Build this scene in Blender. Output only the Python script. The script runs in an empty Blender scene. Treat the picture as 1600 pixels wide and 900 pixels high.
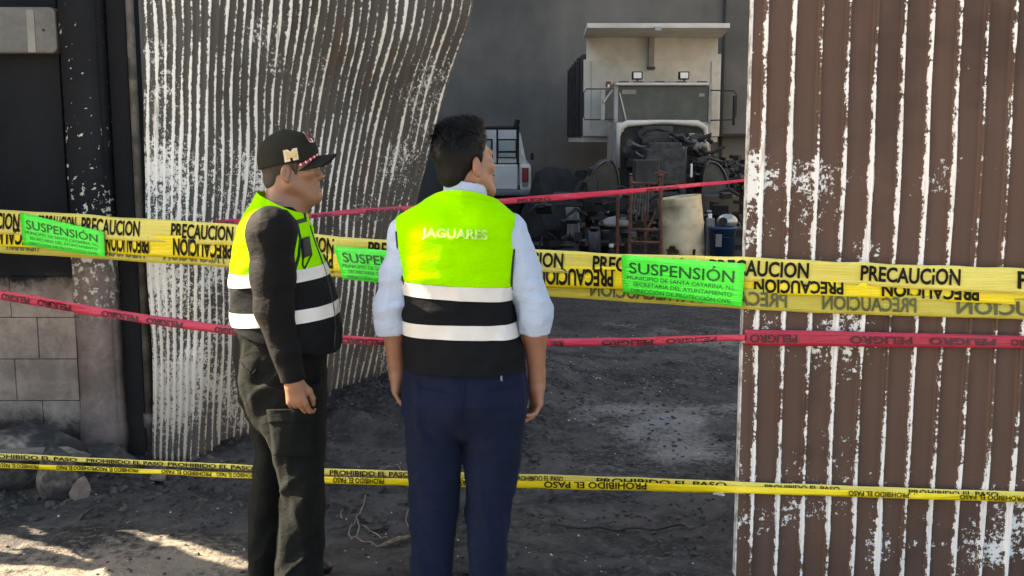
import bpy, bmesh, math, random
import numpy as np
from mathutils import Vector, Matrix
from mathutils.bvhtree import BVHTree

random.seed(7)
S = bpy.context.scene
COL = S.collection

# ------------------------------------------------------------------ camera
F = 1640.0                      # focal length in photograph pixels (1600 wide)
CAMH = 1.65
PITCH = math.atan(230.0 / F)
SP, CP = math.sin(PITCH), math.cos(PITCH)
cam_d = bpy.data.cameras.new('camera')
cam = bpy.data.objects.new('camera', cam_d)
COL.objects.link(cam)
cam_d.sensor_width = 36.0
cam_d.lens = 36.0 * F / 1600.0
cam_d.clip_start = 0.05
cam_d.clip_end = 500
cam.location = (0, 0, CAMH)
cam.rotation_euler = (math.pi / 2 - PITCH, 0, 0)
S.camera = cam

# ------------------------------------------------------------------ world, sun, exposure
SUN_EL = math.radians(33)
SUN_AZ = math.radians(10)        # sun on the left, this far behind the plane of the wall
SUN_DIR = Vector((-math.cos(SUN_AZ) * math.cos(SUN_EL), math.sin(SUN_AZ) * math.cos(SUN_EL), math.sin(SUN_EL)))
W = bpy.data.worlds.new('World')
S.world = W
W.use_nodes = True
wn = W.node_tree
sky = wn.nodes.new('ShaderNodeTexSky')
sky.sky_type = 'NISHITA'
sky.sun_disc = False
sky.sun_elevation = SUN_EL
sky.sun_rotation = math.atan2(SUN_DIR.x, SUN_DIR.y)
sky.air_density = 1.0
sky.dust_density = 2.0
sky.ozone_density = 1.0
wn.links.new(sky.outputs[0], wn.nodes['Background'].inputs[0])
wn.nodes['Background'].inputs[1].default_value = 0.068
sun_d = bpy.data.lights.new('sun', 'SUN')
sun_d.energy = 4.6
sun_d.angle = math.radians(0.5)
sun_d.color = (1.0, 0.91, 0.78)
sun = bpy.data.objects.new('sun', sun_d)
COL.objects.link(sun)
sun.rotation_euler = SUN_DIR.to_track_quat('Z', 'Y').to_euler()
sun.location = SUN_DIR * 30
S.view_settings.view_transform = 'Standard'
S.view_settings.look = 'None'
S.view_settings.gamma = 1.0
S.view_settings.exposure = 3.0
S.view_settings.use_white_balance = True      # the photograph is balanced for the open shade
S.view_settings.white_balance_temperature = 8000

# ------------------------------------------------------------------ pixel -> place
def P(px, py, Y):
    """the point at depth Y that the photograph shows at pixel (px, py)"""
    a = (px - 800.0) / F
    b = (450.0 - py) / F
    dy = CP + b * SP
    dz = -SP + b * CP
    t = Y / dy
    return Vector((a * t, Y, CAMH + dz * t))

def ray(px, py):
    a = (px - 800.0) / F
    b = (450.0 - py) / F
    return Vector((a, CP + b * SP, -SP + b * CP)).normalized()

def G(px, py):
    d = ray(px, py)
    t = -CAMH / d.z
    return Vector((d.x * t, d.y * t, 0))

# ------------------------------------------------------------------ objects
ORG = {}
def link(name, me):
    o = bpy.data.objects.new(name, me)
    COL.objects.link(o)
    return o

def tag(o, label=None, cat=None, group=None, kind=None):
    if label: o['label'] = label
    if cat: o['category'] = cat
    if group: o['group'] = group
    if kind: o['kind'] = kind
    return o

def thing(name, loc, label, cat, group=None):
    o = link(name, None)
    o.empty_display_size = 0.1
    o.location = loc
    ORG[o] = Vector(loc)
    return tag(o, label, cat, group)

def mk(name, verts, faces, mat, parent=None, smooth=False, loc=None, uv=None, attrs=None):
    V = np.array([tuple(v) for v in verts], dtype=np.float64).reshape(-1, 3)
    if parent is not None:
        off = ORG[parent]
    elif loc is not None:
        off = Vector(loc)
    else:
        lo, hi = V.min(0), V.max(0)
        off = Vector(((lo[0] + hi[0]) / 2, (lo[1] + hi[1]) / 2, lo[2]))
    me = bpy.data.meshes.new(name)
    V2 = V - np.array(tuple(off))
    me.from_pydata(V2.tolist(), [], faces if isinstance(faces, list) else faces.tolist())
    if smooth:
        me.polygons.foreach_set('use_smooth', np.ones(len(me.polygons), dtype=bool))
    if uv is not None:
        lay = me.uv_layers.new(name='UVMap')
        idx = np.zeros(len(me.loops), dtype=np.int32)
        me.loops.foreach_get('vertex_index', idx)
        lay.data.foreach_set('uv', np.asarray(uv, dtype=np.float32)[idx].ravel())
    for k, arr in (attrs or {}).items():
        at = me.attributes.new(k, 'FLOAT', 'POINT')
        at.data.foreach_set('value', np.asarray(arr, dtype=np.float32))
    me.update()
    if mat is not None:
        me.materials.append(mat)
    o = link(name, me)
    if parent is not None:
        o.parent = parent
        ORG[o] = ORG[parent]
    else:
        o.location = off
        ORG[o] = off
    return o

class MB:
    def __init__(s): s.v = []; s.f = []
    def add(s, v, f):
        n = len(s.v)
        s.v += [Vector(p) for p in v]
        s.f += [tuple(i + n for i in q) for q in f]
        return s
    def box(s, lo, hi, bev=0.0, M=None):
        lo = Vector(lo); hi = Vector(hi)
        bm = bmesh.new()
        bmesh.ops.create_cube(bm, size=1.0)
        for v in bm.verts:
            v.co = Vector(((lo.x + hi.x) / 2 + v.co.x * (hi.x - lo.x), (lo.y + hi.y) / 2 + v.co.y * (hi.y - lo.y), (lo.z + hi.z) / 2 + v.co.z * (hi.z - lo.z)))
        if bev > 0:
            bmesh.ops.bevel(bm, geom=list(bm.edges), offset=bev, segments=2, affect='EDGES', profile=0.6)
        return s.bm(bm, M)
    def bm(s, bm, M=None):
        bm.verts.index_update()
        vs = [(M @ v.co) if M else v.co.copy() for v in bm.verts]
        fs = [tuple(v.index for v in f.verts) for f in bm.faces]
        bm.free()
        return s.add(vs, fs)
    def tube(s, pts, r, n=8, cap=True):
        pts = [Vector(p) for p in pts]
        rs = r if isinstance(r, (list, tuple)) else [r] * len(pts)
        vs, fs = [], []
        up = None
        for i, p in enumerate(pts):
            t = (pts[min(i + 1, len(pts) - 1)] - pts[max(i - 1, 0)]).normalized()
            if up is None:
                up = Vector((0, 0, 1)) if abs(t.z) < 0.9 else Vector((1, 0, 0))
            x = t.cross(up)
            if x.length < 1e-5: x = t.cross(Vector((0.3, 1, 0.2)))
            x.normalize(); y = x.cross(t).normalized(); up = y
            for k in range(n):
                a = 2 * math.pi * k / n
                vs.append(p + (x * math.cos(a) + y * math.sin(a)) * rs[i])
        for i in range(len(pts) - 1):
            for k in range(n):
                a, b = i * n + k, i * n + (k + 1) % n
                fs.append((a, b, b + n, a + n))
        if cap:
            fs.append(tuple(range(n))[::-1]); m = (len(pts) - 1) * n
            fs.append(tuple(range(m, m + n)))
        return s.add(vs, fs)
    def lathe(s, prof, c, n=24, axis='z', M=None):
        """prof: (radius, height) pairs round the axis through c"""
        vs, fs = [], []
        c = Vector(c)
        for (r, h) in prof:
            for k in range(n):
                a = 2 * math.pi * k / n
                if axis == 'z': q = Vector((r * math.cos(a), r * math.sin(a), h))
                elif axis == 'y': q = Vector((r * math.cos(a), h, r * math.sin(a)))
                else: q = Vector((h, r * math.cos(a), r * math.sin(a)))
                vs.append(c + ((M @ q) if M else q))
        for i in range(len(prof) - 1):
            for k in range(n):
                a, b = i * n + k, i * n + (k + 1) % n
                fs.append((a, b, b + n, a + n))
        if prof[0][0] > 1e-6: fs.append(tuple(range(n))[::-1])
        if prof[-1][0] > 1e-6:
            m = (len(prof) - 1) * n; fs.append(tuple(range(m, m + n)))
        return s.add(vs, fs)
    def done(s, name, mat, parent=None, smooth=False, **kw):
        return mk(name, s.v, s.f, mat, parent, smooth, **kw)

def pbox(px0, py0, px1, py1, Y0, Y1, bev=0.0, mb=None):
    """a straight box whose near face at depth Y0 fills the pixel rectangle and runs back to Y1"""
    a = P(px0, py1, Y0); b = P(px1, py0, Y0)
    return (mb or MB()).box((a.x, Y0, a.z), (b.x, Y1, b.z), bev)

# ------------------------------------------------------------------ noise in numpy
def _hash(ix, iy, iz, seed):
    h = (ix.astype(np.int64) * 374761393 + iy.astype(np.int64) * 668265263 + iz.astype(np.int64) * 2147483647 + seed * 1274126177) & 0xFFFFFFFF
    h = ((h ^ (h >> 13)) * 1274126177) & 0xFFFFFFFF
    h = ((h ^ (h >> 16)) * 2246822519) & 0xFFFFFFFF
    return ((h ^ (h >> 15)) & 0xFFFFFF).astype(np.float64) / float(0xFFFFFF)

def vn(p, seed=0):
    p = np.asarray(p, dtype=np.float64)
    ip = np.floor(p)
    f = p - ip
    u = f * f * f * (f * (f * 6 - 15) + 10)
    i = ip.astype(np.int64)
    r = 0
    for dx in (0, 1):
        wx = u[:, 0] if dx else 1 - u[:, 0]
        for dy in (0, 1):
            wy = u[:, 1] if dy else 1 - u[:, 1]
            for dz in (0, 1):
                wz = u[:, 2] if dz else 1 - u[:, 2]
                r = r + wx * wy * wz * _hash(i[:, 0] + dx, i[:, 1] + dy, i[:, 2] + dz, seed)
    return r * 2 - 1

def fbm(p, seed=0, octv=3):
    a, s, r = 1.0, 1.0, 0
    for k in range(octv):
        r = r + a * vn(np.asarray(p) * s, seed + k); a *= 0.5; s *= 2.03
    return r

# ------------------------------------------------------------------ solids grown from distance fields
class SDF:
    def __init__(s): s.p = []; s.disp = None
    def cone(s, a, b, ra, rb, k=0.02, sub=False, clip=None):
        a = np.array(a, float); b = np.array(b, float); m = max(ra, rb)
        lo = np.minimum(a, b) - m; hi = np.maximum(a, b) + m
        def f(q):
            ab = b - a
            t = np.clip(((q - a) @ ab) / max(ab @ ab, 1e-12), 0, 1)
            d = np.linalg.norm(q - a - t[:, None] * ab, axis=1) - (ra + (rb - ra) * t)
            if clip is not None:
                c, n = clip
                d = np.maximum(d, (q - np.array(c)) @ np.array(n))
            return d
        s.p.append((f, lo, hi, k, sub)); return s
    def ell(s, c, r, R=None, k=0.02, sub=False, clip=None):
        c = np.array(c, float); r = np.array(r, float)
        m = r.max(); lo, hi = c - m, c + m
        Rm = None if R is None else np.array(R)
        def f(q):
            w = q - c
            if Rm is not None: w = w @ Rm        # columns of R are the local axes
            k0 = np.linalg.norm(w / r, axis=1)
            k1 = np.linalg.norm(w / (r * r), axis=1)
            d = np.where(k1 > 1e-9, k0 * (k0 - 1) / np.maximum(k1, 1e-9), -r.min())
            if clip is not None:
                cc, n = clip
                d = np.maximum(d, (q - np.array(cc)) @ np.array(n))
            return d
        s.p.append((f, lo, hi, k, sub)); return s
    def stack(s, rows, n=2.3, k=0.02, sub=False):
        """rows: (z, cx, cy, half width x, half depth y)"""
        R = np.array(sorted(rows), float)
        lo = np.array([(R[:, 1] - R[:, 3]).min(), (R[:, 2] - R[:, 4]).min(), R[0, 0]])
        hi = np.array([(R[:, 1] + R[:, 3]).max(), (R[:, 2] + R[:, 4]).max(), R[-1, 0]])
        def f(q):
            z = q[:, 2]
            cx, cy, w, dd = (np.interp(z, R[:, 0], R[:, j]) for j in (1, 2, 3, 4))
            rho = ((np.abs(q[:, 0] - cx) / w) ** n + (np.abs(q[:, 1] - cy) / dd) ** n) ** (1 / n)
            d = (rho - 1) * np.minimum(w, dd)
            return np.maximum(d, np.maximum(z - R[-1, 0], R[0, 0] - z))
        s.p.append((f, lo, hi, k, sub)); return s
    def ev(s, q, pad=0.07):
        d = np.full(len(q), 1.0)
        for (f, lo, hi, k, sub) in s.p:
            m = np.all((q > lo - pad) & (q < hi + pad), axis=1)
            if not m.any(): continue
            x = f(q[m]); y = d[m]
            if sub:
                x = -x; h = np.maximum(k - np.abs(x - y), 0) / k
                d[m] = np.maximum(x, y) + h * h * k * 0.25
            else:
                h = np.maximum(k - np.abs(x - y), 0) / k
                d[m] = np.minimum(x, y) - h * h * k * 0.25
        return d
    def mesh(s, h, margin=0.03):
        lo = np.min([p[1] for p in s.p if not p[4]], axis=0) - margin
        hi = np.max([p[2] for p in s.p if not p[4]], axis=0) + margin
        st = 4
        n = (np.ceil((hi - lo) / (h * st)).astype(int) + 1)
        ax = [lo[j] + np.arange(n[j]) * h * st for j in range(3)]
        C = np.stack(np.meshgrid(*ax, indexing='ij'), -1).reshape(-1, 3)
        dc = s.ev(C).reshape(n)
        big = np.repeat(np.repeat(np.repeat(dc, st, 0), st, 1), st, 2)   # fine node i belongs to coarse node i//st
        sh = big.shape
        D = big.astype(np.float32)
        near = np.abs(big) < h * st * 2.6 + 0.012
        I = np.argwhere(near)
        pts = lo + I * h
        out = np.empty(len(pts))
        B = 400000
        for a in range(0, len(pts), B):
            q = pts[a:a + B]
            e = s.ev(q)
            if s.disp is not None: e = e + s.disp(q)
            out[a:a + B] = e
        D[I[:, 0], I[:, 1], I[:, 2]] = out
        for sl in ((0,), (-1,)):
            D[sl, :, :] = 1; D[:, sl, :] = 1; D[:, :, sl] = 1
        return nets(D, lo, h)

def nets(D, lo, h):
    nx, ny, nz = D.shape
    neg = D < 0
    c = [(i, j, k) for i in (0, 1) for j in (0, 1) for k in (0, 1)]
    def cs(A, o): return A[o[0]:nx - 1 + o[0], o[1]:ny - 1 + o[1], o[2]:nz - 1 + o[2]]
    cnt = sum(cs(neg, o).astype(np.int8) for o in c)
    act = (cnt > 0) & (cnt < 8)
    cells = np.argwhere(act)
    idx = -np.ones(act.shape, dtype=np.int64)
    idx[act] = np.arange(len(cells))
    acc = np.zeros((len(cells), 3)); num = np.zeros(len(cells))
    for a in c:
        for j in range(3):
            if a[j] == 1: continue
            b = list(a); b[j] = 1
            da = D[cells[:, 0] + a[0], cells[:, 1] + a[1], cells[:, 2] + a[2]].astype(float)
            db = D[cells[:, 0] + b[0], cells[:, 1] + b[1], cells[:, 2] + b[2]].astype(float)
            m = (da < 0) != (db < 0)
            t = np.where(m, da / np.where(m, da - db, 1), 0)
            q = np.array(a, float)[None, :].repeat(len(cells), 0)
            q[:, j] += t
            acc[m] += q[m]; num[m] += 1
    V = lo + (cells + acc / num[:, None]) * h
    faces = []
    for j in range(3):
        u, w = (j + 1) % 3, (j + 2) % 3
        sa = [slice(0, None)] * 3; sb = [slice(0, None)] * 3
        sa[j] = slice(0, -1); sb[j] = slice(1, None)
        A = neg[tuple(sa)]; Bn = neg[tuple(sb)]
        e = np.argwhere(A != Bn)
        e = e[(e[:, u] > 0) & (e[:, w] > 0) & (e[:, u] < D.shape[u] - 1) & (e[:, w] < D.shape[w] - 1)]
        s0 = A[e[:, 0], e[:, 1], e[:, 2]]
        def at(du, dw):
            g = e.copy(); g[:, u] -= du; g[:, w] -= dw
            return idx[g[:, 0], g[:, 1], g[:, 2]]
        q = np.stack([at(1, 1), at(0, 1), at(0, 0), at(1, 0)], 1)
        q[~s0] = q[~s0][:, ::-1]
        q = q[(q >= 0).all(1)]
        faces.append(q)
    return V, np.concatenate(faces)

def band(V, Fc, planes, push=0.0, name='x'):
    """the part of a mesh on the positive side of every plane (co, no)"""
    bm = bmesh.new()
    me = bpy.data.meshes.new('tmp')
    me.from_pydata(np.asarray(V).tolist(), [], np.asarray(Fc).tolist())
    bm.from_mesh(me); bpy.data.meshes.remove(me)
    for co, no in planes:
        bmesh.ops.bisect_plane(bm, geom=bm.verts[:] + bm.edges[:] + bm.faces[:], plane_co=co, plane_no=no, clear_inner=True, dist=1e-5)
    if push:
        bm.normal_update()
        nn = [v.normal.copy() for v in bm.verts]
        for v, q in zip(bm.verts, nn): v.co += q * push
    bm.verts.index_update()
    vs = [v.co.copy() for v in bm.verts]; fs = [tuple(v.index for v in f.verts) for f in bm.faces]
    bm.free()
    return vs, fs

# ------------------------------------------------------------------ lettering
_tc = {}
def letters(txt, bold=0.0):
    """flat outline letters normalised to the unit square: verts (u, v), faces"""
    if (txt, bold) in _tc: return _tc[(txt, bold)]
    cu = bpy.data.curves.new('lettering', 'FONT')
    cu.body = txt; cu.offset = bold; cu.resolution_u = 3; cu.fill_mode = 'FRONT'
    o = bpy.data.objects.new('lettering', cu)
    COL.objects.link(o)
    dg = bpy.context.evaluated_depsgraph_get(); dg.update()
    me = bpy.data.meshes.new_from_object(o.evaluated_get(dg))
    v = np.array([x.co[:2] for x in me.vertices]); f = [tuple(p.vertices) for p in me.polygons]
    bpy.data.meshes.remove(me); bpy.data.objects.remove(o); bpy.data.curves.remove(cu)
    lo, hi = v.min(0), v.max(0)
    v = (v - lo) / (hi - lo)
    # a letter triangle that is long must follow a bent surface
    _tc[(txt, bold)] = (v, f)
    return v, f

# ------------------------------------------------------------------ materials
class NT:
    def __init__(s, name):
        s.m = bpy.data.materials.new(name); s.m.use_nodes = True
        s.t = s.m.node_tree; s.b = s.t.nodes['Principled BSDF']
    def n(s, typ, ins=None, **kw):
        x = s.t.nodes.new(typ)
        for k, v in kw.items(): setattr(x, k, v)
        for k, v in (ins or {}).items(): s.set(x.inputs[k], v)
        return x
    def set(s, sock, v):
        if hasattr(v, 'is_output'): s.t.links.new(v, sock)
        else: sock.default_value = v
    def M(s, op, a, b=0.0, c=None, clamp=False):
        x = s.n('ShaderNodeMath', operation=op, use_clamp=clamp)
        s.set(x.inputs[0], a); s.set(x.inputs[1], b)
        if c is not None: s.set(x.inputs[2], c)
        return x.outputs[0]
    def co(s, scale=(1, 1, 1), kind='Object'):
        t = s.n('ShaderNodeTexCoord')
        mp = s.n('ShaderNodeMapping', {'Scale': scale})
        s.t.links.new(t.outputs[kind], mp.inputs['Vector'])
        return mp.outputs[0]
    def noise(s, scale, detail=4, rough=0.6, vec=None, dist=0.0):
        x = s.n('ShaderNodeTexNoise', {'Scale': scale, 'Detail': detail, 'Roughness': rough, 'Distortion': dist})
        s.t.links.new(vec if vec is not None else s.co(), x.inputs['Vector'])
        return x.outputs['Fac']
    def mix(s, f, a, b):
        x = s.n('ShaderNodeMix', data_type='RGBA')
        s.set(x.inputs['Factor'], f)
        for nm, v in (('A', a), ('B', b)):
            sock = [i for i in x.inputs if i.name == nm and i.type == 'RGBA'][0]
            s.set(sock, v if hasattr(v, 'is_output') else (*v, 1) if len(v) == 3 else v)
        return [o for o in x.outputs if o.type == 'RGBA'][0]
    def step(s, x, lo, hi):
        r = s.n('ShaderNodeMapRange', {'Value': x, 'From Min': lo, 'From Max': hi}, interpolation_type='SMOOTHSTEP')
        return r.outputs[0]
    def bump(s, h, strength=0.4, dist=0.01):
        x = s.n('ShaderNodeBump', {'Height': h, 'Strength': strength, 'Distance': dist})
        s.t.links.new(x.outputs[0], s.b.inputs['Normal'])
    def base(s, c): s.set(s.b.inputs['Base Color'], c if hasattr(c, 'is_output') else (*c, 1))
    def rough(s, r): s.set(s.b.inputs['Roughness'], r)

def simple(name, rgb, rough=0.7, var=0.25, scale=6.0, metal=0.0, bump=0.0, bscale=80.0, spec=0.5, dirt=None, dirt_amt=0.5, dscale=3.0):
    t = NT(name)
    a = tuple(c * (1 - var) for c in rgb); b = tuple(min(1, c * (1 + var)) for c in rgb)
    c = t.mix(t.step(t.noise(scale, 5), 0.3, 0.7), a, b)
    if dirt:
        c = t.mix(t.M('MULTIPLY', t.step(t.noise(dscale, 6, 0.7), 0.42, 0.66), dirt_amt), c, dirt)
    t.base(c); t.rough(rough)
    t.b.inputs['Metallic'].default_value = metal
    t.b.inputs['Specular IOR Level'].default_value = spec
    if bump: t.bump(t.noise(bscale, 5, 0.65), bump, 0.006)
    return t.m

def cloth(name, rgb, rough=0.85, var=0.15, weave=900, fold=0.25, sheen=0.0):
    t = NT(name)
    a = tuple(c * (1 - var) for c in rgb); b = tuple(min(1, c * (1 + var)) for c in rgb)
    t.base(t.mix(t.noise(7, 4), a, b)); t.rough(rough)
    t.b.inputs['Specular IOR Level'].default_value = 0.12
    t.b.inputs['Sheen Weight'].default_value = sheen
    t.b.inputs['Sheen Roughness'].default_value = 0.45
    t.b.inputs['Sheen Tint'].default_value = (1.0, 0.95, 0.8, 1)
    h = t.M('ADD', t.M('MULTIPLY', t.noise(weave, 2), 0.15), t.noise(14, 4, 0.6, t.co((1, 1, 2.2)), 0.6))
    t.bump(h, fold, 0.012)
    return t.m

# --- corrugated sheet with paint left on its ribs. UV: x counts ribs (crest at .5), y is metres up
def sheet_material(name, bare_a, bare_b, white, rust, chip_scale, ridge_w, ridge_gain, patch_gain, bias, low_amt=0.0, fleck_at=0.74):
    t = NT(name)
    uv = t.n('ShaderNodeTexCoord').outputs['UV']
    sep = t.n('ShaderNodeSeparateXYZ'); t.t.links.new(uv, sep.inputs[0])
    u, v = sep.outputs[0], sep.outputs[1]
    fr = t.M('FRACT', u)
    ridge = t.M('SUBTRACT', 1.0, t.M('MULTIPLY', t.M('ABSOLUTE', t.M('SUBTRACT', fr, 0.5)), 2.0))     # 1 on the crest
    rid = t.M('FLOOR', u)
    cv = t.n('ShaderNodeCombineXYZ', {'X': t.M('MULTIPLY', rid, 3.7), 'Y': t.M('MULTIPLY', v, 1.9), 'Z': 0.0})
    per_rib = t.noise(1.0, 3, 0.6, cv.outputs[0])
    chips = t.noise(chip_scale, 6, 0.72)
    patch = t.noise(2.1, 4, 0.6)
    wear = t.n('ShaderNodeAttribute', attribute_name='wear').outputs['Fac']
    fleck = t.noise(chip_scale * 2.6, 4, 0.7)
    x = t.M('MULTIPLY', t.step(ridge, 1 - ridge_w * 2.0, 1.02), ridge_gain)
    x = t.M('ADD', x, t.M('MULTIPLY', t.M('SUBTRACT', chips, 0.5), 1.7))
    x = t.M('ADD', x, t.M('MULTIPLY', t.M('SUBTRACT', fleck, 0.5), 1.0))
    x = t.M('ADD', x, t.M('MULTIPLY', t.M('SUBTRACT', per_rib, 0.5), 2.3))
    x = t.M('ADD', x, t.M('MULTIPLY', t.M('SUBTRACT', patch, 0.5), patch_gain))
    x = t.M('ADD', x, wear)
    mask = t.step(x, bias, bias + 0.05)
    spread = t.noise(1.7, 3, 0.6, t.co((1.0, 1.0, 1.35)))
    fl = t.M('ADD', t.M('ADD', chips, t.M('MULTIPLY', t.M('SUBTRACT', spread, 0.5), 1.1)), t.M('MULTIPLY', wear, 0.50))
    mask = t.M('MAXIMUM', mask, t.M('MULTIPLY', t.step(t.M('ADD', fl, t.M('MULTIPLY', t.M('SUBTRACT', fleck, 0.5), 0.5)), fleck_at, fleck_at + 0.03), 0.95))
    streak = t.noise(1.0, 4, 0.6, t.co((26, 26, 0.9)))
    bare = t.mix(streak, bare_a, bare_b)
    bare = t.mix(t.M('MULTIPLY', t.step(t.noise(9, 5, 0.7), 0.55, 0.75), 0.5), bare, tuple(c * 0.62 for c in bare_a))
    bare = t.mix(t.M('MULTIPLY', t.step(t.noise(2.3, 5, 0.65, t.co((2.2, 2.2, 0.8))), 0.52, 0.68), 0.6), bare, (rust[0] * 0.36, rust[1] * 0.33, rust[2] * 0.36))
    bare = t.mix(t.M('MULTIPLY', t.step(t.noise(1.3, 4, 0.6), 0.52, 0.66), 0.45), bare, tuple(c * 0.35 for c in bare_b))
    wh = t.mix(t.step(t.noise(5, 5, 0.7), 0.5, 0.72), white, tuple(0.78 * c for c in white))
    wh = t.mix(t.M('MULTIPLY', t.step(t.noise(3.0, 4, 0.7, t.co((9, 9, 1.2))), 0.6, 0.7), 0.55), wh, rust)
    wh = t.mix(t.M('MULTIPLY', t.step(t.M('ADD', v, t.M('MULTIPLY', patch, 0.7)), 1.25, 0.45), low_amt), wh, (0.40, 0.31, 0.235))
    t.base(t.mix(mask, bare, wh))
    t.rough(t.M('ADD', 0.62, t.M('MULTIPLY', chips, 0.2)))
    t.b.inputs['Specular IOR Level'].default_value = 0.35
    h = t.M('ADD', t.M('MULTIPLY', mask, 0.7), t.M('MULTIPLY', chips, 0.35))
    t.bump(h, 0.5, 0.003)
    return t.m

M_gateL = sheet_material('burnt_sheet', (0.118, 0.104, 0.091), (0.066, 0.058, 0.051), (0.86, 0.83, 0.775), (0.33, 0.19, 0.11), 52, 0.37, 0.90, 1.0, 0.80, 0.8, 0.735)
M_gateR = sheet_material('brown_sheet', (0.122, 0.065, 0.046), (0.068, 0.043, 0.036), (0.74, 0.74, 0.73), (0.30, 0.17, 0.10), 34, 0.19, 0.92, 1.3, 0.80, 0.0, 0.785)
M_steel_dark = simple('sooty_steel', (0.028, 0.026, 0.025), 0.7, 0.4, 12, 0.2, 0.3, 60)
M_steel_grey = simple('weathered_steel', (0.10, 0.092, 0.083), 0.7, 0.5, 14, 0.2, 0.3, 60, dirt=(0.02, 0.02, 0.02))

def wall_mat(name, low, upper, z0, z1, base_z, chips=False):
    """masonry with soot above z0..z1 and a dirty foot; chips leave pale paint flakes. Object z is metres above the ground"""
    t = NT(name)
    sep = t.n('ShaderNodeSeparateXYZ'); t.t.links.new(t.n('ShaderNodeTexCoord').outputs['Object'], sep.inputs[0])
    z = sep.outputs[2]
    n1 = t.noise(3.5, 6, 0.7); n2 = t.noise(26, 5, 0.7)
    zz = t.M('ADD', z, t.M('ADD', t.M('MULTIPLY', t.M('SUBTRACT', n1, 0.5), 0.26), t.M('MULTIPLY', t.M('SUBTRACT', n2, 0.5), 0.14)))
    soot = t.step(zz, z0, z1)
    lowc = t.mix(t.step(n1, 0.35, 0.68), tuple(c * 0.58 for c in low), tuple(min(1, c * 1.15) for c in low))
    lowc = t.mix(t.M('MULTIPLY', t.step(n2, 0.50, 0.72), 0.55), lowc, tuple(c * 0.45 for c in low))
    foot = t.step(zz, base_z + 0.10, base_z - 0.02)
    lowc = t.mix(t.M('MULTIPLY', foot, 0.9), lowc, (0.018, 0.018, 0.02))
    up = t.mix(t.step(t.noise(1.3, 5), 0.35, 0.7), tuple(c * 0.7 for c in upper), tuple(c * 1.35 for c in upper))
    up = t.mix(t.M('MULTIPLY', t.noise(1.0, 4, 0.6, t.co((14, 14, 0.7))), 0.3), up, tuple(c * 2.0 for c in upper))
    c = t.mix(soot, lowc, up)
    if chips:
        k1 = t.noise(30, 4, 0.6); k2 = t.noise(3.3, 3, 0.6)
        f1 = t.step(z, 1.72, 1.15)
        dens = t.M('ADD', t.M('ADD', k1, t.M('MULTIPLY', k2, 0.45)), t.M('MULTIPLY', f1, 0.10))
        out = t.step(z, 0.70, 0.88)
        ch = t.M('MULTIPLY', t.step(dens, 0.885, 0.90), t.M('MULTIPLY', out, t.step(z, 2.35, 2.1)))
        c = t.mix(ch, c, (0.62, 0.60, 0.52))
    t.base(c); t.rough(0.9)
    t.b.inputs['Specular IOR Level'].default_value = 0.25
    t.bump(t.M('ADD', n2, t.M('MULTIPLY', t.noise(140, 4), 0.4)), 0.45, 0.008)
    return t.m

M_ground = None
def ground_material():
    t = NT('charred_ground')
    v = t.co()
    big = t.noise(0.55, 5, 0.6); mid = t.noise(2.6, 6, 0.68); fine = t.noise(28, 6, 0.72); speck = t.noise(95, 3, 0.6)
    ash = t.n('ShaderNodeAttribute', attribute_name='ash').outputs['Fac']
    sand = t.n('ShaderNodeAttribute', attribute_name='sand').outputs['Fac']
    swirl = t.noise(1.6, 6, 0.62, t.co((0.8, 1.5, 1)), 1.2)
    a = t.mix(t.step(t.M('ADD', t.M('MULTIPLY', mid, 0.5), t.M('MULTIPLY', swirl, 0.5)), 0.40, 0.64), (0.0095, 0.0096, 0.0102), (0.080, 0.076, 0.073))
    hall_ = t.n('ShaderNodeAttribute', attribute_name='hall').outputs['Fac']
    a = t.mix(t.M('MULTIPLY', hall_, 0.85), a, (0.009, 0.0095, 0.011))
    grit = t.noise(60, 5, 0.75)
    a = t.mix(t.M('MULTIPLY', t.step(grit, 0.50, 0.72), 0.55), a, (0.012, 0.012, 0.0125))
    a = t.mix(t.M('MULTIPLY', t.step(t.M('ADD', fine, t.M('MULTIPLY', big, 0.35)), 0.60, 0.90), 0.6), a, (0.10, 0.097, 0.093))
    a = t.mix(t.step(t.M('ADD', ash, t.M('MULTIPLY', t.M('SUBTRACT', fine, 0.5), 1.5)), 0.40, 1.15), a, (0.20, 0.192, 0.185))
    a = t.mix(t.step(t.M('ADD', sand, t.M('MULTIPLY', t.M('SUBTRACT', fine, 0.5), 2.0)), 0.30, 0.95), a, (0.20, 0.172, 0.14))
    a = t.mix(t.M('MULTIPLY', t.step(speck, 0.70, 0.76), 0.6), a, (0.22, 0.22, 0.215))
    t.base(a); t.rough(0.88)
    t.b.inputs['Specular IOR Level'].default_value = 0.3
    t.bump(t.M('ADD', t.M('MULTIPLY', mid, 0.8), t.M('ADD', fine, t.M('MULTIPLY', speck, 0.4))), 0.8, 0.02)
    return t.m
M_ground = ground_material()
M_block = wall_mat('concrete_block_face', (0.38, 0.31, 0.27), (0.012, 0.013, 0.016), 0.86, 0.95, 0.15)
M_mortar = simple('mortar', (0.21, 0.175, 0.155), 0.95, 0.3, 20)
M_plaster = wall_mat('sooty_plaster', (0.16, 0.14, 0.12), (0.0105, 0.0115, 0.014), 0.80, 0.98, -1)
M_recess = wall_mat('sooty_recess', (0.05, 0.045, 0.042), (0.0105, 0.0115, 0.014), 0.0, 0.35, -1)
M_column = wall_mat('column_plaster', (0.27, 0.21, 0.19), (0.0125, 0.0135, 0.0165), 0.92, 1.22, 0.02, True)
M_inside = NT('smoky_wall')
_t = M_inside
_sep = _t.n('ShaderNodeSeparateXYZ'); _t.t.links.new(_t.n('ShaderNodeTexCoord').outputs['Object'], _sep.inputs[0])
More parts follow.
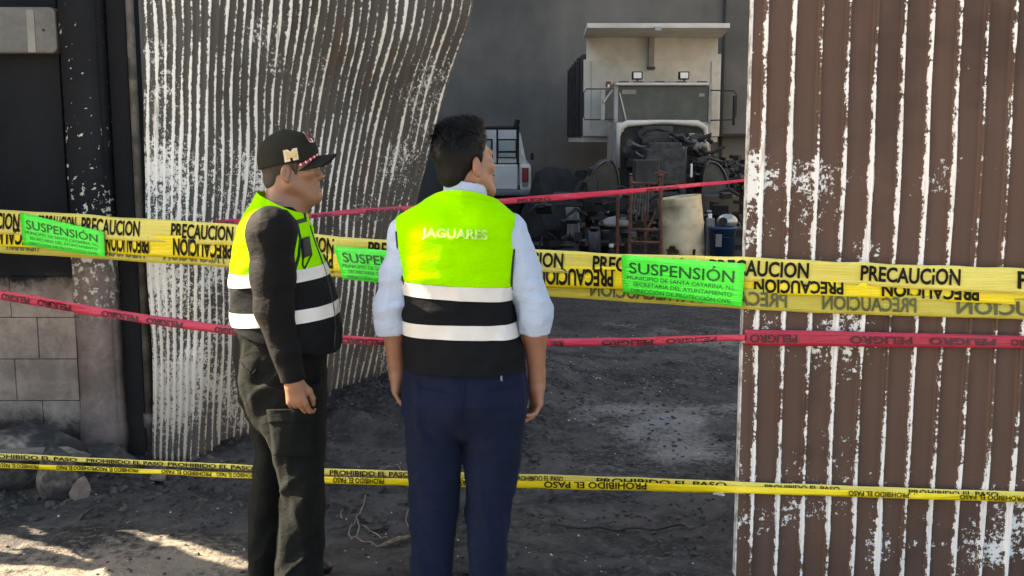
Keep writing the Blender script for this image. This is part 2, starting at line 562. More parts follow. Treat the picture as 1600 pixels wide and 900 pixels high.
_c = _t.mix(_t.step(_t.noise(0.28, 5, 0.62), 0.34, 0.66), (0.085, 0.082, 0.077), (0.20, 0.19, 0.172))
_c = _t.mix(_t.M('MULTIPLY', _t.noise(1.0, 5, 0.6, _t.co((2.2, 2.2, 0.25))), 0.6), _c, (0.085, 0.083, 0.08))
_t.base(_c); _t.rough(0.92); _t.bump(_t.noise(5, 5), 0.25, 0.02)
M_inside = M_inside.m
M_rock = NT('broken_concrete')
_t = M_rock
_n = _t.noise(5, 6, 0.7)
_geo = _t.n('ShaderNodeNewGeometry'); 
_c = _t.mix(_t.step(_n, 0.40, 0.60), (0.05, 0.047, 0.044), (0.32, 0.275, 0.24))
_c = _t.mix(_t.step(_t.noise(2.2, 4, 0.6), 0.42, 0.54), _c, (0.022, 0.022, 0.024))
_t.base(_c); _t.rough(0.92); _t.bump(_t.noise(38, 6, 0.7), 0.7, 0.012)
M_rock = M_rock.m
M_rockpale = simple('pale_broken_concrete', (0.27, 0.235, 0.20), 0.92, 0.3, 9, bump=0.7, bscale=50, dirt=(0.04, 0.037, 0.035), dirt_amt=0.9, dscale=5)
M_rockd = simple('sooty_rubble', (0.04, 0.039, 0.038), 0.9, 0.5, 9, bump=0.6, bscale=40, dirt=(0.13, 0.115, 0.10), dirt_amt=0.6)
M_rockp = simple('pink_rubble', (0.20, 0.155, 0.135), 0.92, 0.3, 14, bump=0.6, bscale=60, dirt=(0.03, 0.03, 0.03))

def tape_mat(name, rgb, rough=0.32, trans=0.0, var=0.10):
    t = NT(name)
    c = t.mix(t.noise(1.0, 4, 0.6, t.co((1.5, 4, 90))), tuple(x * (1 - var * 1.6) for x in rgb), tuple(min(1, x * (1 + var)) for x in rgb))
    t.base(c); t.rough(rough)
    t.b.inputs['Specular IOR Level'].default_value = 0.45
    t.b.inputs['Transmission Weight'].default_value = 0.0
    t.bump(t.M('ADD', t.noise(1.0, 3, 0.5, t.co((6, 6, 120))), t.noise(1.0, 4, 0.6, t.co((26, 26, 14)))), 0.9, 0.005)
    if trans > 0:
        tr = t.n('ShaderNodeBsdfTransparent'); tr.inputs[0].default_value = (min(1, rgb[0] * 1.2), min(1, rgb[1] * 1.2), min(1, rgb[2] + 0.15), 1)
        mx = t.n('ShaderNodeMixShader', {0: trans})
        t.t.links.new(t.b.outputs[0], mx.inputs[1]); t.t.links.new(tr.outputs[0], mx.inputs[2])
        t.t.links.new(mx.outputs[0], t.t.nodes['Material Output'].inputs['Surface'])
    return t.m
M_yel = tape_mat('yellow_tape', (0.84, 0.66, 0.02), trans=0.0)
M_yel_pale = tape_mat('pale_yellow_tape', (0.80, 0.71, 0.16), trans=0.20)
M_yel_thin = tape_mat('thin_yellow_tape', (0.66, 0.58, 0.10), trans=0.28)
M_red = tape_mat('red_tape', (0.54, 0.035, 0.085))
M_red_thin = tape_mat('thin_red_tape', (0.46, 0.028, 0.065), trans=0.15)
M_ink = simple('black_ink', (0.005, 0.005, 0.004), 0.6, 0.1, spec=0.2)
M_ink_back = simple('ink_through_tape', (0.075, 0.085, 0.03), 0.5, 0.15)
M_ink_red = simple('ink_on_red', (0.045, 0.008, 0.016), 0.5, 0.1)
M_green = tape_mat('green_notice', (0.022, 0.86, 0.06), 0.4, var=0.05)
M_ink_green = simple('dark_green_ink', (0.004, 0.075, 0.02), 0.5, 0.1)
M_ink_green2 = simple('small_green_ink', (0.006, 0.13, 0.03), 0.5, 0.1)

M_skin1 = NT('skin_tan'); M_skin2 = NT('skin_fair_tan')
for _t, _rgb in ((M_skin1, (0.225, 0.108, 0.068)), (M_skin2, (0.27, 0.13, 0.085))):
    _c = _t.mix(_t.noise(22, 4), tuple(x * 0.84 for x in _rgb), tuple(x * 1.12 for x in _rgb))
    _c = _t.mix(_t.M('MULTIPLY', _t.step(_t.noise(9, 3), 0.5, 0.7), 0.3), _c, (_rgb[0] * 1.05, _rgb[1] * 0.78, _rgb[2] * 0.75))
    _t.base(_c); _t.rough(0.48)
    _t.b.inputs['Subsurface Weight'].default_value = 0.12
    _t.b.inputs['Subsurface Radius'].default_value = (0.012, 0.004, 0.002)
    _t.b.inputs['Subsurface Scale'].default_value = 0.6
    _t.bump(_t.noise(320, 3), 0.15, 0.001)
M_skin1, M_skin2 = M_skin1.m, M_skin2.m
M_hair = NT('black_hair'); _t = M_hair
_t.base(_t.mix(_t.noise(1.0, 3, 0.6, _t.co((130, 130, 14))), (0.004, 0.004, 0.005), (0.012, 0.012, 0.012))); _t.rough(0.45); _t.b.inputs['Specular IOR Level'].default_value = 0.12
_t.bump(_t.noise(1.0, 4, 0.6, _t.co((160, 160, 14))), 0.6, 0.004); M_hair = M_hair.m
M_hair_short = simple('short_hair', (0.03, 0.022, 0.018), 0.75, 0.4, 90, bump=0.4, bscale=300)
M_hivis = cloth('hi_vis_cloth', (0.255, 0.71, 0.002), 0.8, 0.10, 700, 0.75)
M_silver = NT('reflective_tape'); _t = M_silver
_t.base(_t.mix(_t.noise(9, 4), (0.46, 0.445, 0.43), (0.64, 0.625, 0.61))); _t.rough(0.38); _t.bump(_t.noise(16, 4, 0.6, _t.co((1, 1, .4))), 0.3, 0.008); M_silver = M_silver.m
M_black_cloth = cloth('black_vest_cloth', (0.0045, 0.0055, 0.0075), 0.8, 0.25, 700, 0.5)
M_black_shirt = cloth('black_knit', (0.0040, 0.0042, 0.0052), 0.75, 0.2, 600, 0.6, 0.015)
M_white_shirt = cloth('pale_shirt_cotton', (0.38, 0.455, 0.59), 0.85, 0.05, 900, 0.7)
M_navy = cloth('navy_trouser_wool', (0.0050, 0.0100, 0.029), 0.85, 0.2, 800, 0.6, 0.02)
M_tactical = cloth('dark_green_black_twill', (0.0045, 0.0062, 0.0062), 0.85, 0.25, 700, 0.8, 0.015)
M_piping = simple('black_piping', (0.008, 0.009, 0.011), 0.7)
M_cap = cloth('black_cap_cotton', (0.017, 0.017, 0.0135), 0.9, 0.2, 900, 0.25)
M_print = simple('grey_print', (0.34, 0.55, 0.12), 0.6, 0.4, 60)
M_cream = simple('cream_thread', (0.62, 0.52, 0.40), 0.8, 0.15, 120)
M_gold = simple('gold_thread', (0.60, 0.40, 0.17), 0.7, 0.15, 120)
M_whitepl = simple('white_plastic', (0.75, 0.77, 0.78), 0.4, 0.06)
M_redcord = simple('red_thread', (0.50, 0.03, 0.04), 0.7)
M_leather = simple('black_leather', (0.012, 0.012, 0.012), 0.35, 0.2)
M_sole = simple('black_rubber', (0.02, 0.02, 0.02), 0.8)

M_truckwhite = simple('dusty_white_paint', (0.62, 0.60, 0.55), 0.55, 0.08, 3, dirt=(0.34, 0.31, 0.27), dirt_amt=0.45, dscale=1.4)
M_truckgrey = simple('smoked_white_paint', (0.34, 0.34, 0.33), 0.5, 0.12, 4, dirt=(0.12, 0.08, 0.08), dirt_amt=0.6, dscale=2.2)
M_truckdark = simple('scorched_metal', (0.026, 0.028, 0.030), 0.6, 0.5, 5, 0.2, dirt=(0.06, 0.06, 0.06), dirt_amt=0.4)
M_black = simple('charred_black', (0.008, 0.009, 0.010), 0.75, 0.4, 7)
M_engine = simple('oily_engine_metal', (0.03, 0.033, 0.036), 0.5, 0.6, 9, 0.2)
M_redpaint = simple('dull_red_paint', (0.22, 0.022, 0.025), 0.5, 0.3, 12, dirt=(0.03, 0.02, 0.02))
M_glass = simple('dusty_dark_glass', (0.020, 0.028, 0.031), 0.25, 0.35, 3, spec=0.5, dirt=(0.075, 0.088, 0.09), dirt_amt=0.5, dscale=1.6)
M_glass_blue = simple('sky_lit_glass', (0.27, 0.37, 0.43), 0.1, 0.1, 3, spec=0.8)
M_lamp_lens = simple('lamp_lens', (0.85, 0.84, 0.80), 0.25, 0.04)
M_rubber = simple('tyre_rubber', (0.007, 0.007, 0.008), 0.9, 0.3, 9, bump=0.3)
M_pickup = simple('white_car_paint', (0.62, 0.62, 0.60), 0.35, 0.05, 3, dirt=(0.30, 0.29, 0.27), dirt_amt=0.3, dscale=2)
M_taillight = simple('red_lens', (0.20, 0.01, 0.015), 0.25, 0.2)
M_rust = simple('rusty_iron', (0.13, 0.055, 0.035), 0.8, 0.4, 16, bump=0.4, dirt=(0.05, 0.03, 0.025))
M_drum = simple('scorched_cream_drum', (0.66, 0.55, 0.37), 0.6, 0.10, 4, dirt=(0.27, 0.21, 0.13), dirt_amt=0.55, dscale=2.6)
M_blue = simple('blue_plastic', (0.008, 0.042, 0.12), 0.5, 0.25, 6, dirt=(0.02, 0.02, 0.025))
M_greyplastic = simple('grey_plastic', (0.15, 0.155, 0.16), 0.5, 0.2, 9, dirt=(0.04, 0.06, 0.06))
M_panelgrey = simple('grey_cover_plate', (0.155, 0.150, 0.142), 0.55, 0.2, 9, dirt=(0.06, 0.055, 0.05), dirt_amt=0.5, dscale=5)
M_wire = simple('burnt_wire', (0.14, 0.115, 0.10), 0.6, 0.4, 30)
M_wood = simple('charred_stick', (0.17, 0.125, 0.09), 0.9, 0.5, 30, bump=0.5)
M_flake = simple('paint_flakes', (0.50, 0.49, 0.47), 0.8, 0.3, 40)
M_debris = simple('black_debris', (0.028, 0.0275, 0.0285), 0.8, 0.7, 30)

# ------------------------------------------------------------------ the ground
def gh(x, y):
    """height of the ground"""
    x = np.asarray(x, float); y = np.asarray(y, float)
    sh = x.shape
    q = np.stack([x.ravel(), y.ravel(), 0 * x.ravel()], 1)
    h = 0.022 * fbm(q * 1.3, 3, 3) + 0.010 * fbm(q * 6.0, 9, 3) + 0.005 * vn(q * 21, 14)
    h = h.reshape(sh)
    fade = np.clip((16 - np.hypot(x, y)) / 8, 0.15, 1)
    h = h * fade
    # rubble heaped along the foot of the bent sheet gate
    for (cx, cy, rx, ry, a) in ((-0.75, 6.2, 0.55, 0.5, 0.10), (-0.45, 6.9, 0.6, 0.6, 0.12), (-1.2, 5.6, 0.4, 0.3, 0.05), (-2.2, 5.1, 0.5, 0.25, 0.04), (0.1, 7.2, 0.7, 0.6, 0.06)):
        h = h + a * np.exp(-((x - cx) / rx) ** 2 - ((y - cy) / ry) ** 2) * (1 + 0.5 * vn(q * 9, 21).reshape(sh))
    return h
def gz(x, y): return float(gh(np.array([x]), np.array([y]))[0])

def axis(lo, hi, a, b, st):
    mid = np.arange(a, b + st / 2, st)
    left = a - np.cumsum(st * 1.28 ** np.arange(1, 40)); left = left[left > lo]
    right = b + np.cumsum(st * 1.28 ** np.arange(1, 40)); right = right[right < hi]
    return np.concatenate([[lo], left[::-1], mid, right, [hi]])
gx = axis(-90, 90, -3.2, 3.4, 0.025); gy = axis(-90, 110, 3.2, 10.5, 0.03)
GX, GY = np.meshgrid(gx, gy, indexing='ij')
GZ = gh(GX, GY)
nxg, nyg = GX.shape
ii = (np.arange(nxg - 1)[:, None] * nyg + np.arange(nyg - 1)[None, :]).ravel()
gf = np.stack([ii, ii + nyg, ii + nyg + 1, ii + 1], 1)
qxy = np.stack([GX.ravel(), GY.ravel(), 0 * GX.ravel()], 1)
ash = np.zeros(GX.size)
for (px, py, rx, ry, a) in ((1085, 672, 0.95, 0.9, 1.05), (1000, 720, 0.7, 0.4, 0.6), (1080, 530, 1.6, 1.4, 0.72), (930, 640, 0.5, 0.4, 0.3), (1000, 830, 0.9, 0.35, 0.28), (260, 880, 0.35, 0.12, 0.7), (560, 850, 0.5, 0.3, 0.25), (900, 560, 0.8, 1.0, 0.45)):
    c = G(px, py)
    ash = np.maximum(ash, a * np.exp(-((qxy[:, 0] - c.x) / rx) ** 2 - ((qxy[:, 1] - c.y) / ry) ** 2))
ash = ash * (0.75 + 0.6 * fbm(qxy * 2.2, 31, 3))
sand = np.clip((4.45 - qxy[:, 1]) * 1.6, 0, 0.8) * np.clip((-0.55 - qxy[:, 0]) * 1.4, 0, 1) + 0.2 * fbm(qxy * 2.0, 44, 3)
far = np.clip((2.8 - qxy[:, 1]) / 1.5, 0, 1)
sand = np.maximum(sand, far)
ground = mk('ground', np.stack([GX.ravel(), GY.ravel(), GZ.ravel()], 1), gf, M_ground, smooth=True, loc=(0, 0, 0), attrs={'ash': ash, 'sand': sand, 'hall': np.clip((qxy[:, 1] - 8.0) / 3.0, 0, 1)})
ground['kind'] = 'structure'

def grid_faces(n, m):
    q = (np.arange(n - 1)[:, None] * m + np.arange(m - 1)[None, :]).ravel()
    return np.stack([q, q + m, q + m + 1, q + 1], 1)
# ------------------------------------------------------------------ left wall: block courses below, sooty plaster above
YW = 5.42
xl_wall = -3.55
zc = [P(60, py, YW).z for py in (704, 690, 626, 561, 496, 431)]
xj = P(121, 560, YW).x
wall = thing('block_wall', (-2.9, YW, 0), 'soot blackened masonry wall with bare pinkish concrete blocks below, left of the column', 'wall')
core = MB().box((xl_wall, YW + 0.015, -0.1), (xj, YW + 0.22, 5.6)).done('mortar_core', M_mortar, wall)
joints = {0: (63,), 1: (26, ), 2: (64, ), 3: (24, ), }
rng = random.Random(4)
for r in range(-1, 4):
    z0 = zc[1] - 0.26 if r == -1 else zc[1 + r]
    z1 = zc[1] if r == -1 else zc[2 + r]
    jx = P((64 if r % 2 == 0 else 25), 600, YW).x
    xs = [xl_wall]
    k = jx
    cuts = []
    while k > xl_wall + 0.05: cuts.append(k); k -= 0.40
    xs += cuts[::-1] + [xj]
    for a, b in zip(xs[:-1], xs[1:]):
        d = rng.uniform(-0.002, 0.002)
        MB().box((a + 0.0018, YW + d, z0 + 0.0018), (b - 0.0018, YW + 0.03, z1 - 0.0018), 0.004).done('concrete_block', M_block, wall)
MB().box((xl_wall, YW - 0.014, zc[5] + 0.002), (xj, YW + 0.014, 5.6)).done('plaster_coat', M_plaster, wall)
pan = thing('cover_plate', tuple(P(40, 84, YW - 0.02)), 'grey rounded cover plate high on the blackened wall', 'cover plate')
a = P(-95, 84, YW - 0.045); b = P(91, 12, YW - 0.045)
def rrect(x0, x1, z0, z1, r, n=6):
    out = []
    for cx, cz, a0 in ((x1 - r, z1 - r, 0), (x0 + r, z1 - r, 90), (x0 + r, z0 + r, 180), (x1 - r, z0 + r, 270)):
        for k in range(n + 1):
            t = math.radians(a0 + 90 * k / n); out.append((cx + r * math.cos(t), cz + r * math.sin(t)))
    return out
L_ = [(rrect(a.x, b.x, a.z, b.z, 0.035), YW - 0.012), (rrect(a.x, b.x, a.z, b.z, 0.035), YW - 0.075), (rrect(a.x + 0.003, b.x - 0.003, a.z + 0.003, b.z - 0.003, 0.033), YW - 0.082), (rrect(a.x + 0.010, b.x - 0.010, a.z + 0.010, b.z - 0.010, 0.028), YW - 0.085)]
n_ = len(L_[0][0]); vs = [(x, y, z) for ring, y in L_ for x, z in ring]
fs = [(i * n_ + k, i * n_ + (k + 1) % n_, (i + 1) * n_ + (k + 1) % n_, (i + 1) * n_ + k) for i in range(3) for k in range(n_)] + [tuple(range(3 * n_, 4 * n_))]
mk('plate', vs, fs, M_panelgrey, pan)
pbox(44, 15, 52, 82, YW - 0.091, YW - 0.08, 0.002).done('seam_strip', simple('pale_seam', (0.25, 0.235, 0.21), 0.6, 0.2), pan)
MB().lathe([(0.006, 0), (0.006, 0.006), (0, 0.007)], P(68, 47, YW - 0.085), 8, 'y', Matrix.Scale(-1, 3, Vector((0, 1, 0)))).done('screw', M_steel_dark, pan)

# column at the end of the wall
YC = 5.30
cl, cr = P(113, 450, YC).x, P(176, 450, YC).x
col = thing('concrete_column', ((cl + cr) / 2, YC, 0), 'blackened concrete column with peeling pale paint flakes beside the bent gate', 'column')
def rough_box(lo, hi, st, amp, seed, foot=0.0):
    bm = bmesh.new(); bmesh.ops.create_cube(bm, size=1)
    lo, hi = Vector(lo), Vector(hi)
    for v in bm.verts: v.co = Vector([(lo[i] + hi[i]) / 2 + v.co[i] * (hi[i] - lo[i]) for i in range(3)])
    bmesh.ops.bevel(bm, geom=list(bm.edges), offset=0.018, segments=2, affect='EDGES')
    n = max(2, int((hi.z - lo.z) / st))
    for k in range(1, n):
        bmesh.ops.bisect_plane(bm, geom=bm.verts[:] + bm.edges[:] + bm.faces[:], plane_co=(0, 0, lo.z + (hi.z - lo.z) * k / n), plane_no=(0, 0, 1))
    for i in (0, 1):
        m = max(2, int((hi[i] - lo[i]) / st))
        for k in range(1, m):
            no = [0, 0, 0]; no[i] = 1; c = [0, 0, 0]; c[i] = lo[i] + (hi[i] - lo[i]) * k / m
            bmesh.ops.bisect_plane(bm, geom=bm.verts[:] + bm.edges[:] + bm.faces[:], plane_co=c, plane_no=no)
    bm.normal_update()
    q = np.array([v.co for v in bm.verts]); d = fbm(q * 9, seed, 3) * amp + fbm(q * 2.1, seed + 7, 2) * amp
    for v, dd in zip(bm.verts, d):
        c = Vector(((lo.x + hi.x) / 2, (lo.y + hi.y) / 2, v.co.z))
        e = v.co - c; 
        if e.length > 1e-5: v.co += e.normalized() * (float(dd) + foot * max(0, 1 - v.co.z / 0.3))
    return bm
MB().bm(rough_box((cl, YC, -0.05), (cr, YC + 0.3, 4.6), 0.07, 0.006, 5, 0.03)).done('shaft', M_column, col, True)
sx0, sx1 = cr - 0.01, P(216, 450, YC + 0.07).x
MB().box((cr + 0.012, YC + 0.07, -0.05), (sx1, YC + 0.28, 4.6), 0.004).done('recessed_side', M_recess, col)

gp = thing('gate_post', (P(224, 700, 5.27).x, 5.27, 0), 'thin sooty steel pipe post between the column and the bent gate', 'post')
x0 = P(224, 450, 5.27).x
MB().tube([(x0, 5.27, 0.05), (x0, 5.27, 4.6)], 0.020, 12).done('pipe', M_steel_grey, gp, True)
MB().tube([(x0 + 0.004, 5.262, 0.19), (x0 + 0.004, 5.262, 0.26)], 0.032, 12).done('hinge_collar', M_steel_grey, gp, True)
MB().box((x0 - 0.03, 5.25, -0.02), (x0 + 0.03, 5.31, 0.06), 0.01).done('foot', M_steel_dark, gp)

# unseen wall added left of the frame; its end and gaps shape the sunlight
side = thing('sun_blocker_wall', (-3.58, 4.83, 0), 'unseen tall wall with cut gaps, added at the far left to shape the sunlight', 'wall')
TE = math.tan(SUN_EL) / math.cos(SUN_AZ)
def on_blocker(px, py):
    g = G(px, py)
    return (g.y + (g.x + 3.6) * math.tan(SUN_AZ), (g.x + 3.6) * TE)
streaks = [[(190, 838), (226, 837), (300, 855), (350, 869), (440, 885), (440, 899), (350, 888), (300, 873), (262, 861), (225, 849)],
           [(20, 822), (45, 824), (78, 841), (62, 843)], [(-60, 838), (20, 842), (142, 876), (135, 881), (60, 866), (-60, 850)],
           [(-60, 858), (10, 857), (44, 869), (30, 872), (-60, 866)], [(-60, 889), (165, 893), (178, 902), (170, 960), (-60, 960)]]
holes = [[on_blocker(*p) for p in st] for st in streaks]  # openings traced back from the sun streaks wanted on the ground
def inside(y, z, poly):
    r = False
    for (y0, z0), (y1, z1) in zip(poly, poly[1:] + poly[:1]):
        if (z0 > z) != (z1 > z) and y < (y1 - y0) * (z - z0) / (z1 - z0) + y0: r = not r
    return r
ys_ = np.arange(4.06, 5.45, 0.0125); zs_ = np.concatenate([[-0.1, 0.4], np.arange(0.75, 2.1, 0.0125), [2.5, 3.5, 4.5, 5.5, 6.4]])
A_, B_ = np.meshgrid(ys_, zs_, indexing='ij')
fc = [f for f in grid_faces(len(ys_), len(zs_)).tolist()]
av, bv = A_.ravel(), B_.ravel()
jit = 0.010 * vn(np.stack([av * 30, bv * 30, 0 * av], 1), 3)
fc = [f for f in fc if not any(inside(av[f].mean() + jit[f[0]], bv[f].mean() + jit[f[1]], h) for h in holes)]
wb_ = mk('blocker_body', np.stack([0 * av - 3.58, av, bv], 1), fc, M_plaster, side)
sd = wb_.modifiers.new('t', 'SOLIDIFY'); sd.thickness = 0.03; sd.offset = 0

# burnt-out hall behind, open to the sky
hall = thing('warehouse', (0, 24.5, 0), 'burnt out roofless grey warehouse shell behind the parked trucks', 'building')
MB().box((-6.2, 24.5, -0.2), (9.2, 24.8, 9.0)).done('back_wall', M_inside, hall)
MB().box((-6.4, 5.65, -0.2), (-6.1, 24.6, 10.0)).done('left_wall', M_inside, hall)
MB().box((9.0, 4.2, -0.2), (9.3, 24.6, 8.0)).done('right_wall', M_inside, hall)
MB().box((-6.3, 5.46, -0.2), (-3.76, 5.66, 5.0)).done('front_wall', M_inside, hall)
pb = MB()
for px in (1131,): 
    a = P(px, 100, 24.4)
    pb.box((a.x - 0.02, 24.42, 0), (a.x + 0.02, 24.5, 8.9))
pb.done('pilaster_seam', M_steel_dark, hall)
ledge = MB(); a = P(1100, 209, 24.3); ledge.box((a.x, 24.2, a.z - 0.06), (8.9, 24.5, a.z)).done('ledge', M_steel_dark, hall)

# ------------------------------------------------------------------ corrugated gates
def interp(x, pts):
    a = np.array(pts, float); return np.interp(x, a[:, 0], a[:, 1])
NR = 37
prof_n = 8
su = np.arange(NR * prof_n + 1) / (NR * prof_n)
nt_ = 70
T = np.linspace(0, 1, nt_ + 1)
SU, TT = np.meshgrid(su, T, indexing='ij')
bot_px = 240 + 363 * SU
bot_py = interp(bot_px, [(240, 722), (310, 719), (345, 704), (400, 678), (505, 640), (603, 597)])
bot_Y = interp(bot_px, [(240, 5.20), (310, 5.25), (400, 5.80), (505, 6.35), (603, 7.0)])
top_px = 215 + 545 * SU
top_Y = interp(SU, [(0, 5.28), (0.2, 5.35), (0.5, 5.75), (1, 6.7)])
PY = -170 + (bot_py + 170) * TT
PX = top_px + (bot_px - top_px) * TT
# the sheet has buckled: ribs lean right at the top and sag back below
py_n = PY
PX = PX + 13 * np.sin(np.pi * np.clip(SU, 0, 1)) * np.exp(-((py_n - 240) / 150.0) ** 2) * (0.45 - SU) * 1.5
PX = PX + SU ** 1.2 * (16 * np.exp(-((py_n - 20) / 90.0) ** 2) - 10 * np.exp(-((py_n - 330) / 130.0) ** 2))
PX = PX + 2.5 * np.sin(py_n / 75.0 + SU * 9) * np.exp(-((SU - 0.22) / 0.2) ** 2) + 0.7 * np.sin(py_n / 60 + SU * 17)
YY = top_Y + (bot_Y - top_Y) * TT + 0.10 * np.exp(-((SU - 0.62) / 0.16) ** 2) * np.exp(-((py_n - 140) / 130.0) ** 2) - 0.08 * np.exp(-((SU - 0.8) / 0.14) ** 2) * np.exp(-((py_n - 60) / 120.0) ** 2)
b_ = (450 - PY) / F; dy_ = CP + b_ * SP; dz_ = -SP + b_ * CP; t_ = YY / dy_
X3 = (PX - 800) / F * t_; Z3 = CAMH + dz_ * t_
ph = SU * NR
tx = np.gradient(X3, axis=0); ty = np.gradient(YY, axis=0); tl = np.hypot(tx, ty) + 1e-9
nxn, nyn = ty / tl, -tx / tl
amp = 0.0085 * (1 - 0.35 * np.exp(-((SU - 0.1) / 0.1) ** 2))
wob = -np.cos(2 * np.pi * ph)
X3 = X3 + nxn * amp * wob; Y3 = YY + nyn * amp * wob
dq = np.stack([X3.ravel() * 3, Y3.ravel() * 3, Z3.ravel() * 2], 1)
X3 += (0.012 * fbm(dq, 61, 2)).reshape(X3.shape); Y3 += (0.02 * fbm(dq, 71, 2)).reshape(X3.shape)
wear = 0.34 * np.clip((PY - 60) / 380.0, 0, 1) * np.clip(1.1 - SU * 1.6, 0, 1) + 0.16 * np.clip(1 - SU * 2.5, 0, 1) + 0.07 * np.clip((PY - 330) / 180, 0, 1) - 0.10 * SU + 0.10
wear -= 0.5 * np.exp(-((PY - 700) / 40.0) ** 2) * 0.6
gl = thing('corrugated_gate', (P(240, 720, 5.2).x, 5.2, 0), 'buckled corrugated gate leaf with peeling cream paint, pushed inward behind the capped man', 'gate')
gleaf = mk('sheet', np.stack([X3.ravel(), Y3.ravel(), Z3.ravel()], 1), grid_faces(*X3.shape), M_gateL, gl, True, uv=np.stack([ph.ravel(), Z3.ravel()], 1), attrs={'wear': wear.ravel()})
sm = gleaf.modifiers.new('thickness', 'SOLIDIFY'); sm.thickness = 0.002; sm.offset = 0
# frame bar behind the hinge side
hb = MB(); xa = P(238, 450, 5.34)
hb.tube([Vector((X3[4, k], Y3[4, k] + 0.03, Z3[4, k])) for k in range(0, nt_ + 1, 5)], 0.018, 6).done('hinge_bar', M_steel_dark, gl)
eb = MB(); eb.tube([Vector((X3[-3, k] - 0.02, Y3[-3, k] + 0.03, Z3[-3, k])) for k in range(0, nt_ + 1, 5)], 0.016, 6).done('edge_bar', M_steel_dark, gl)

# right leaf: flat brown sheet with narrow ribs
YG = 3.76
xg0 = P(1169, 450, YG).x
pitch = 42.0 / F * YG
NRr = 13
prof = [(0.0, 0), (0.36, 0.0), (0.43, 0.007), (0.46, 0.016), (0.54, 0.016), (0.57, 0.007), (0.64, 0.0), (0.83, 0.0006)]
us, ds = [], []
for r in range(NRr):
    for (u, d) in prof: us.append(r + u); ds.append(d)
us.append(NRr); ds.append(0)
us = np.array(us); ds = np.array(ds)
zt = np.concatenate([np.arange(0.02, 3.6, 0.05), [3.6]])
UU, ZZ = np.meshgrid(us, zt, indexing='ij'); DD = np.meshgrid(ds, zt, indexing='ij')[0]
XX = xg0 - 0.012 + UU * pitch
YYr = YG - DD
q = np.stack([XX.ravel() * 2.5, ZZ.ravel() * 1.5, 0 * XX.ravel()], 1)
YYr = YYr + (0.010 * fbm(q, 81, 2)).reshape(XX.shape)
XX = XX + (0.004 * fbm(q * 1.3, 91, 2)).reshape(XX.shape) + 0.006 * (ZZ - 1.0) * 0.3
wearR = 0.42 * np.exp(-((ZZ - 1.52) / 0.11) ** 2) * np.clip(1.3 - UU / 9, 0, 1) + 0.40 * np.exp(-((ZZ - 0.92) / 0.16) ** 2) * np.exp(-((UU - 3) / 3.0) ** 2) + 0.32 * np.exp(-((ZZ - 0.3) / 0.2) ** 2) + 0.3 * np.exp(-((ZZ - 1.3) / 0.12) ** 2) * np.clip(1.2 - UU / 7, 0, 1) + 0.35 * np.exp(-((UU - 0.15) / 0.22) ** 2)
rr_ = thing('corrugated_gate', (xg0, YG, 0.0), 'brown ribbed metal gate leaf with white flaking paint, standing open at the right', 'gate')
rleaf = mk('sheet', np.stack([XX.ravel(), YYr.ravel(), ZZ.ravel()], 1), grid_faces(*XX.shape), M_gateR, rr_, False, uv=np.stack([UU.ravel(), ZZ.ravel()], 1), attrs={'wear': wearR.ravel()})
sm = rleaf.modifiers.new('thickness', 'SOLIDIFY'); sm.thickness = 0.002; sm.offset = 0
M_edge = simple('chipped_white_edge', (0.62, 0.62, 0.60), 0.6, 0.15, 20, dirt=(0.10, 0.07, 0.06), dirt_amt=0.9, dscale=14)
MB().box((xg0 - 0.018, YG - 0.004, 0.03), (xg0 - 0.0125, YG + 0.035, 3.6), 0.001).done('edge_strip', M_edge, rr_)
for z in (0.5, 1.9, 3.3): MB().box((xg0, YG + 0.018, z), (xg0 + NRr * pitch, YG + 0.05, z + 0.04)).done('back_rail', M_steel_dark, rr_)
hp = MB(); xe = xg0 + NRr * pitch + 0.06
hp.tube([(xe, YG + 0.02, -0.05), (xe, YG + 0.02, 3.7)], 0.045, 12).done('hinge_post', M_steel_dark, rr_, True)

# ------------------------------------------------------------------ rubble
def rock(name, c, r, seed, mat, label, cat, nplanes=9, sub=3, rough=0.06):
    bm = bmesh.new(); bmesh.ops.create_icosphere(bm, subdivisions=sub, radius=1.0)
    rg = random.Random(seed)
    pl = []
    for k in range(nplanes):
        n = Vector((rg.gauss(0, 1), rg.gauss(0, 1), rg.gauss(0, 1))).normalized(); pl.append((n, rg.uniform(0.55, 0.85)))
    q = np.array([v.co for v in bm.verts]); d = fbm(q * 2.4 + seed, seed, 4) * rough
    for v, dd in zip(bm.verts, d):
        for n, o in pl:
            e = v.co.dot(n) - o
            if e > 0: v.co -= n * e
        v.co *= 1 + float(dd)
        v.co = Vector((v.co.x * r[0], v.co.y * r[1], v.co.z * r[2])) + Vector(c)
    o = MB().bm(bm).done(name, mat, None, False)
    return tag(o, label, cat)
g = G(35, 785)
rock('concrete_boulder', (P(25, 745, 4.95).x, 4.98, 0.07), (0.43, 0.27, 0.22), 23, M_rock, 'big broken concrete chunk with pale edges at the foot of the block wall', 'rubble', 16, 4, 0.05)
rock('rubble_heap', (P(165, 745, 5.1).x, 5.12, 0.03), (0.23, 0.15, 0.13), 5, M_rockd, 'low sooty rounded lump of rubble at the foot of the column', 'rubble', 6, 4, 0.10)
rock('concrete_slab', (P(50, 712, 4.85).x, 4.86, P(50, 708, 4.85).z - 0.01), (0.30, 0.15, 0.035), 31, M_rockpale, 'thin pale broken slab lying on top of the big concrete chunk', 'rubble', 12, 3, 0.06)
rock('concrete_piece', (P(84, 752, 4.66).x, 4.71, 0.11), (0.11, 0.08, 0.19), 38, M_rock, 'pale upright broken piece leaning on the front of the big concrete chunk', 'rubble', 12, 3, 0.06)
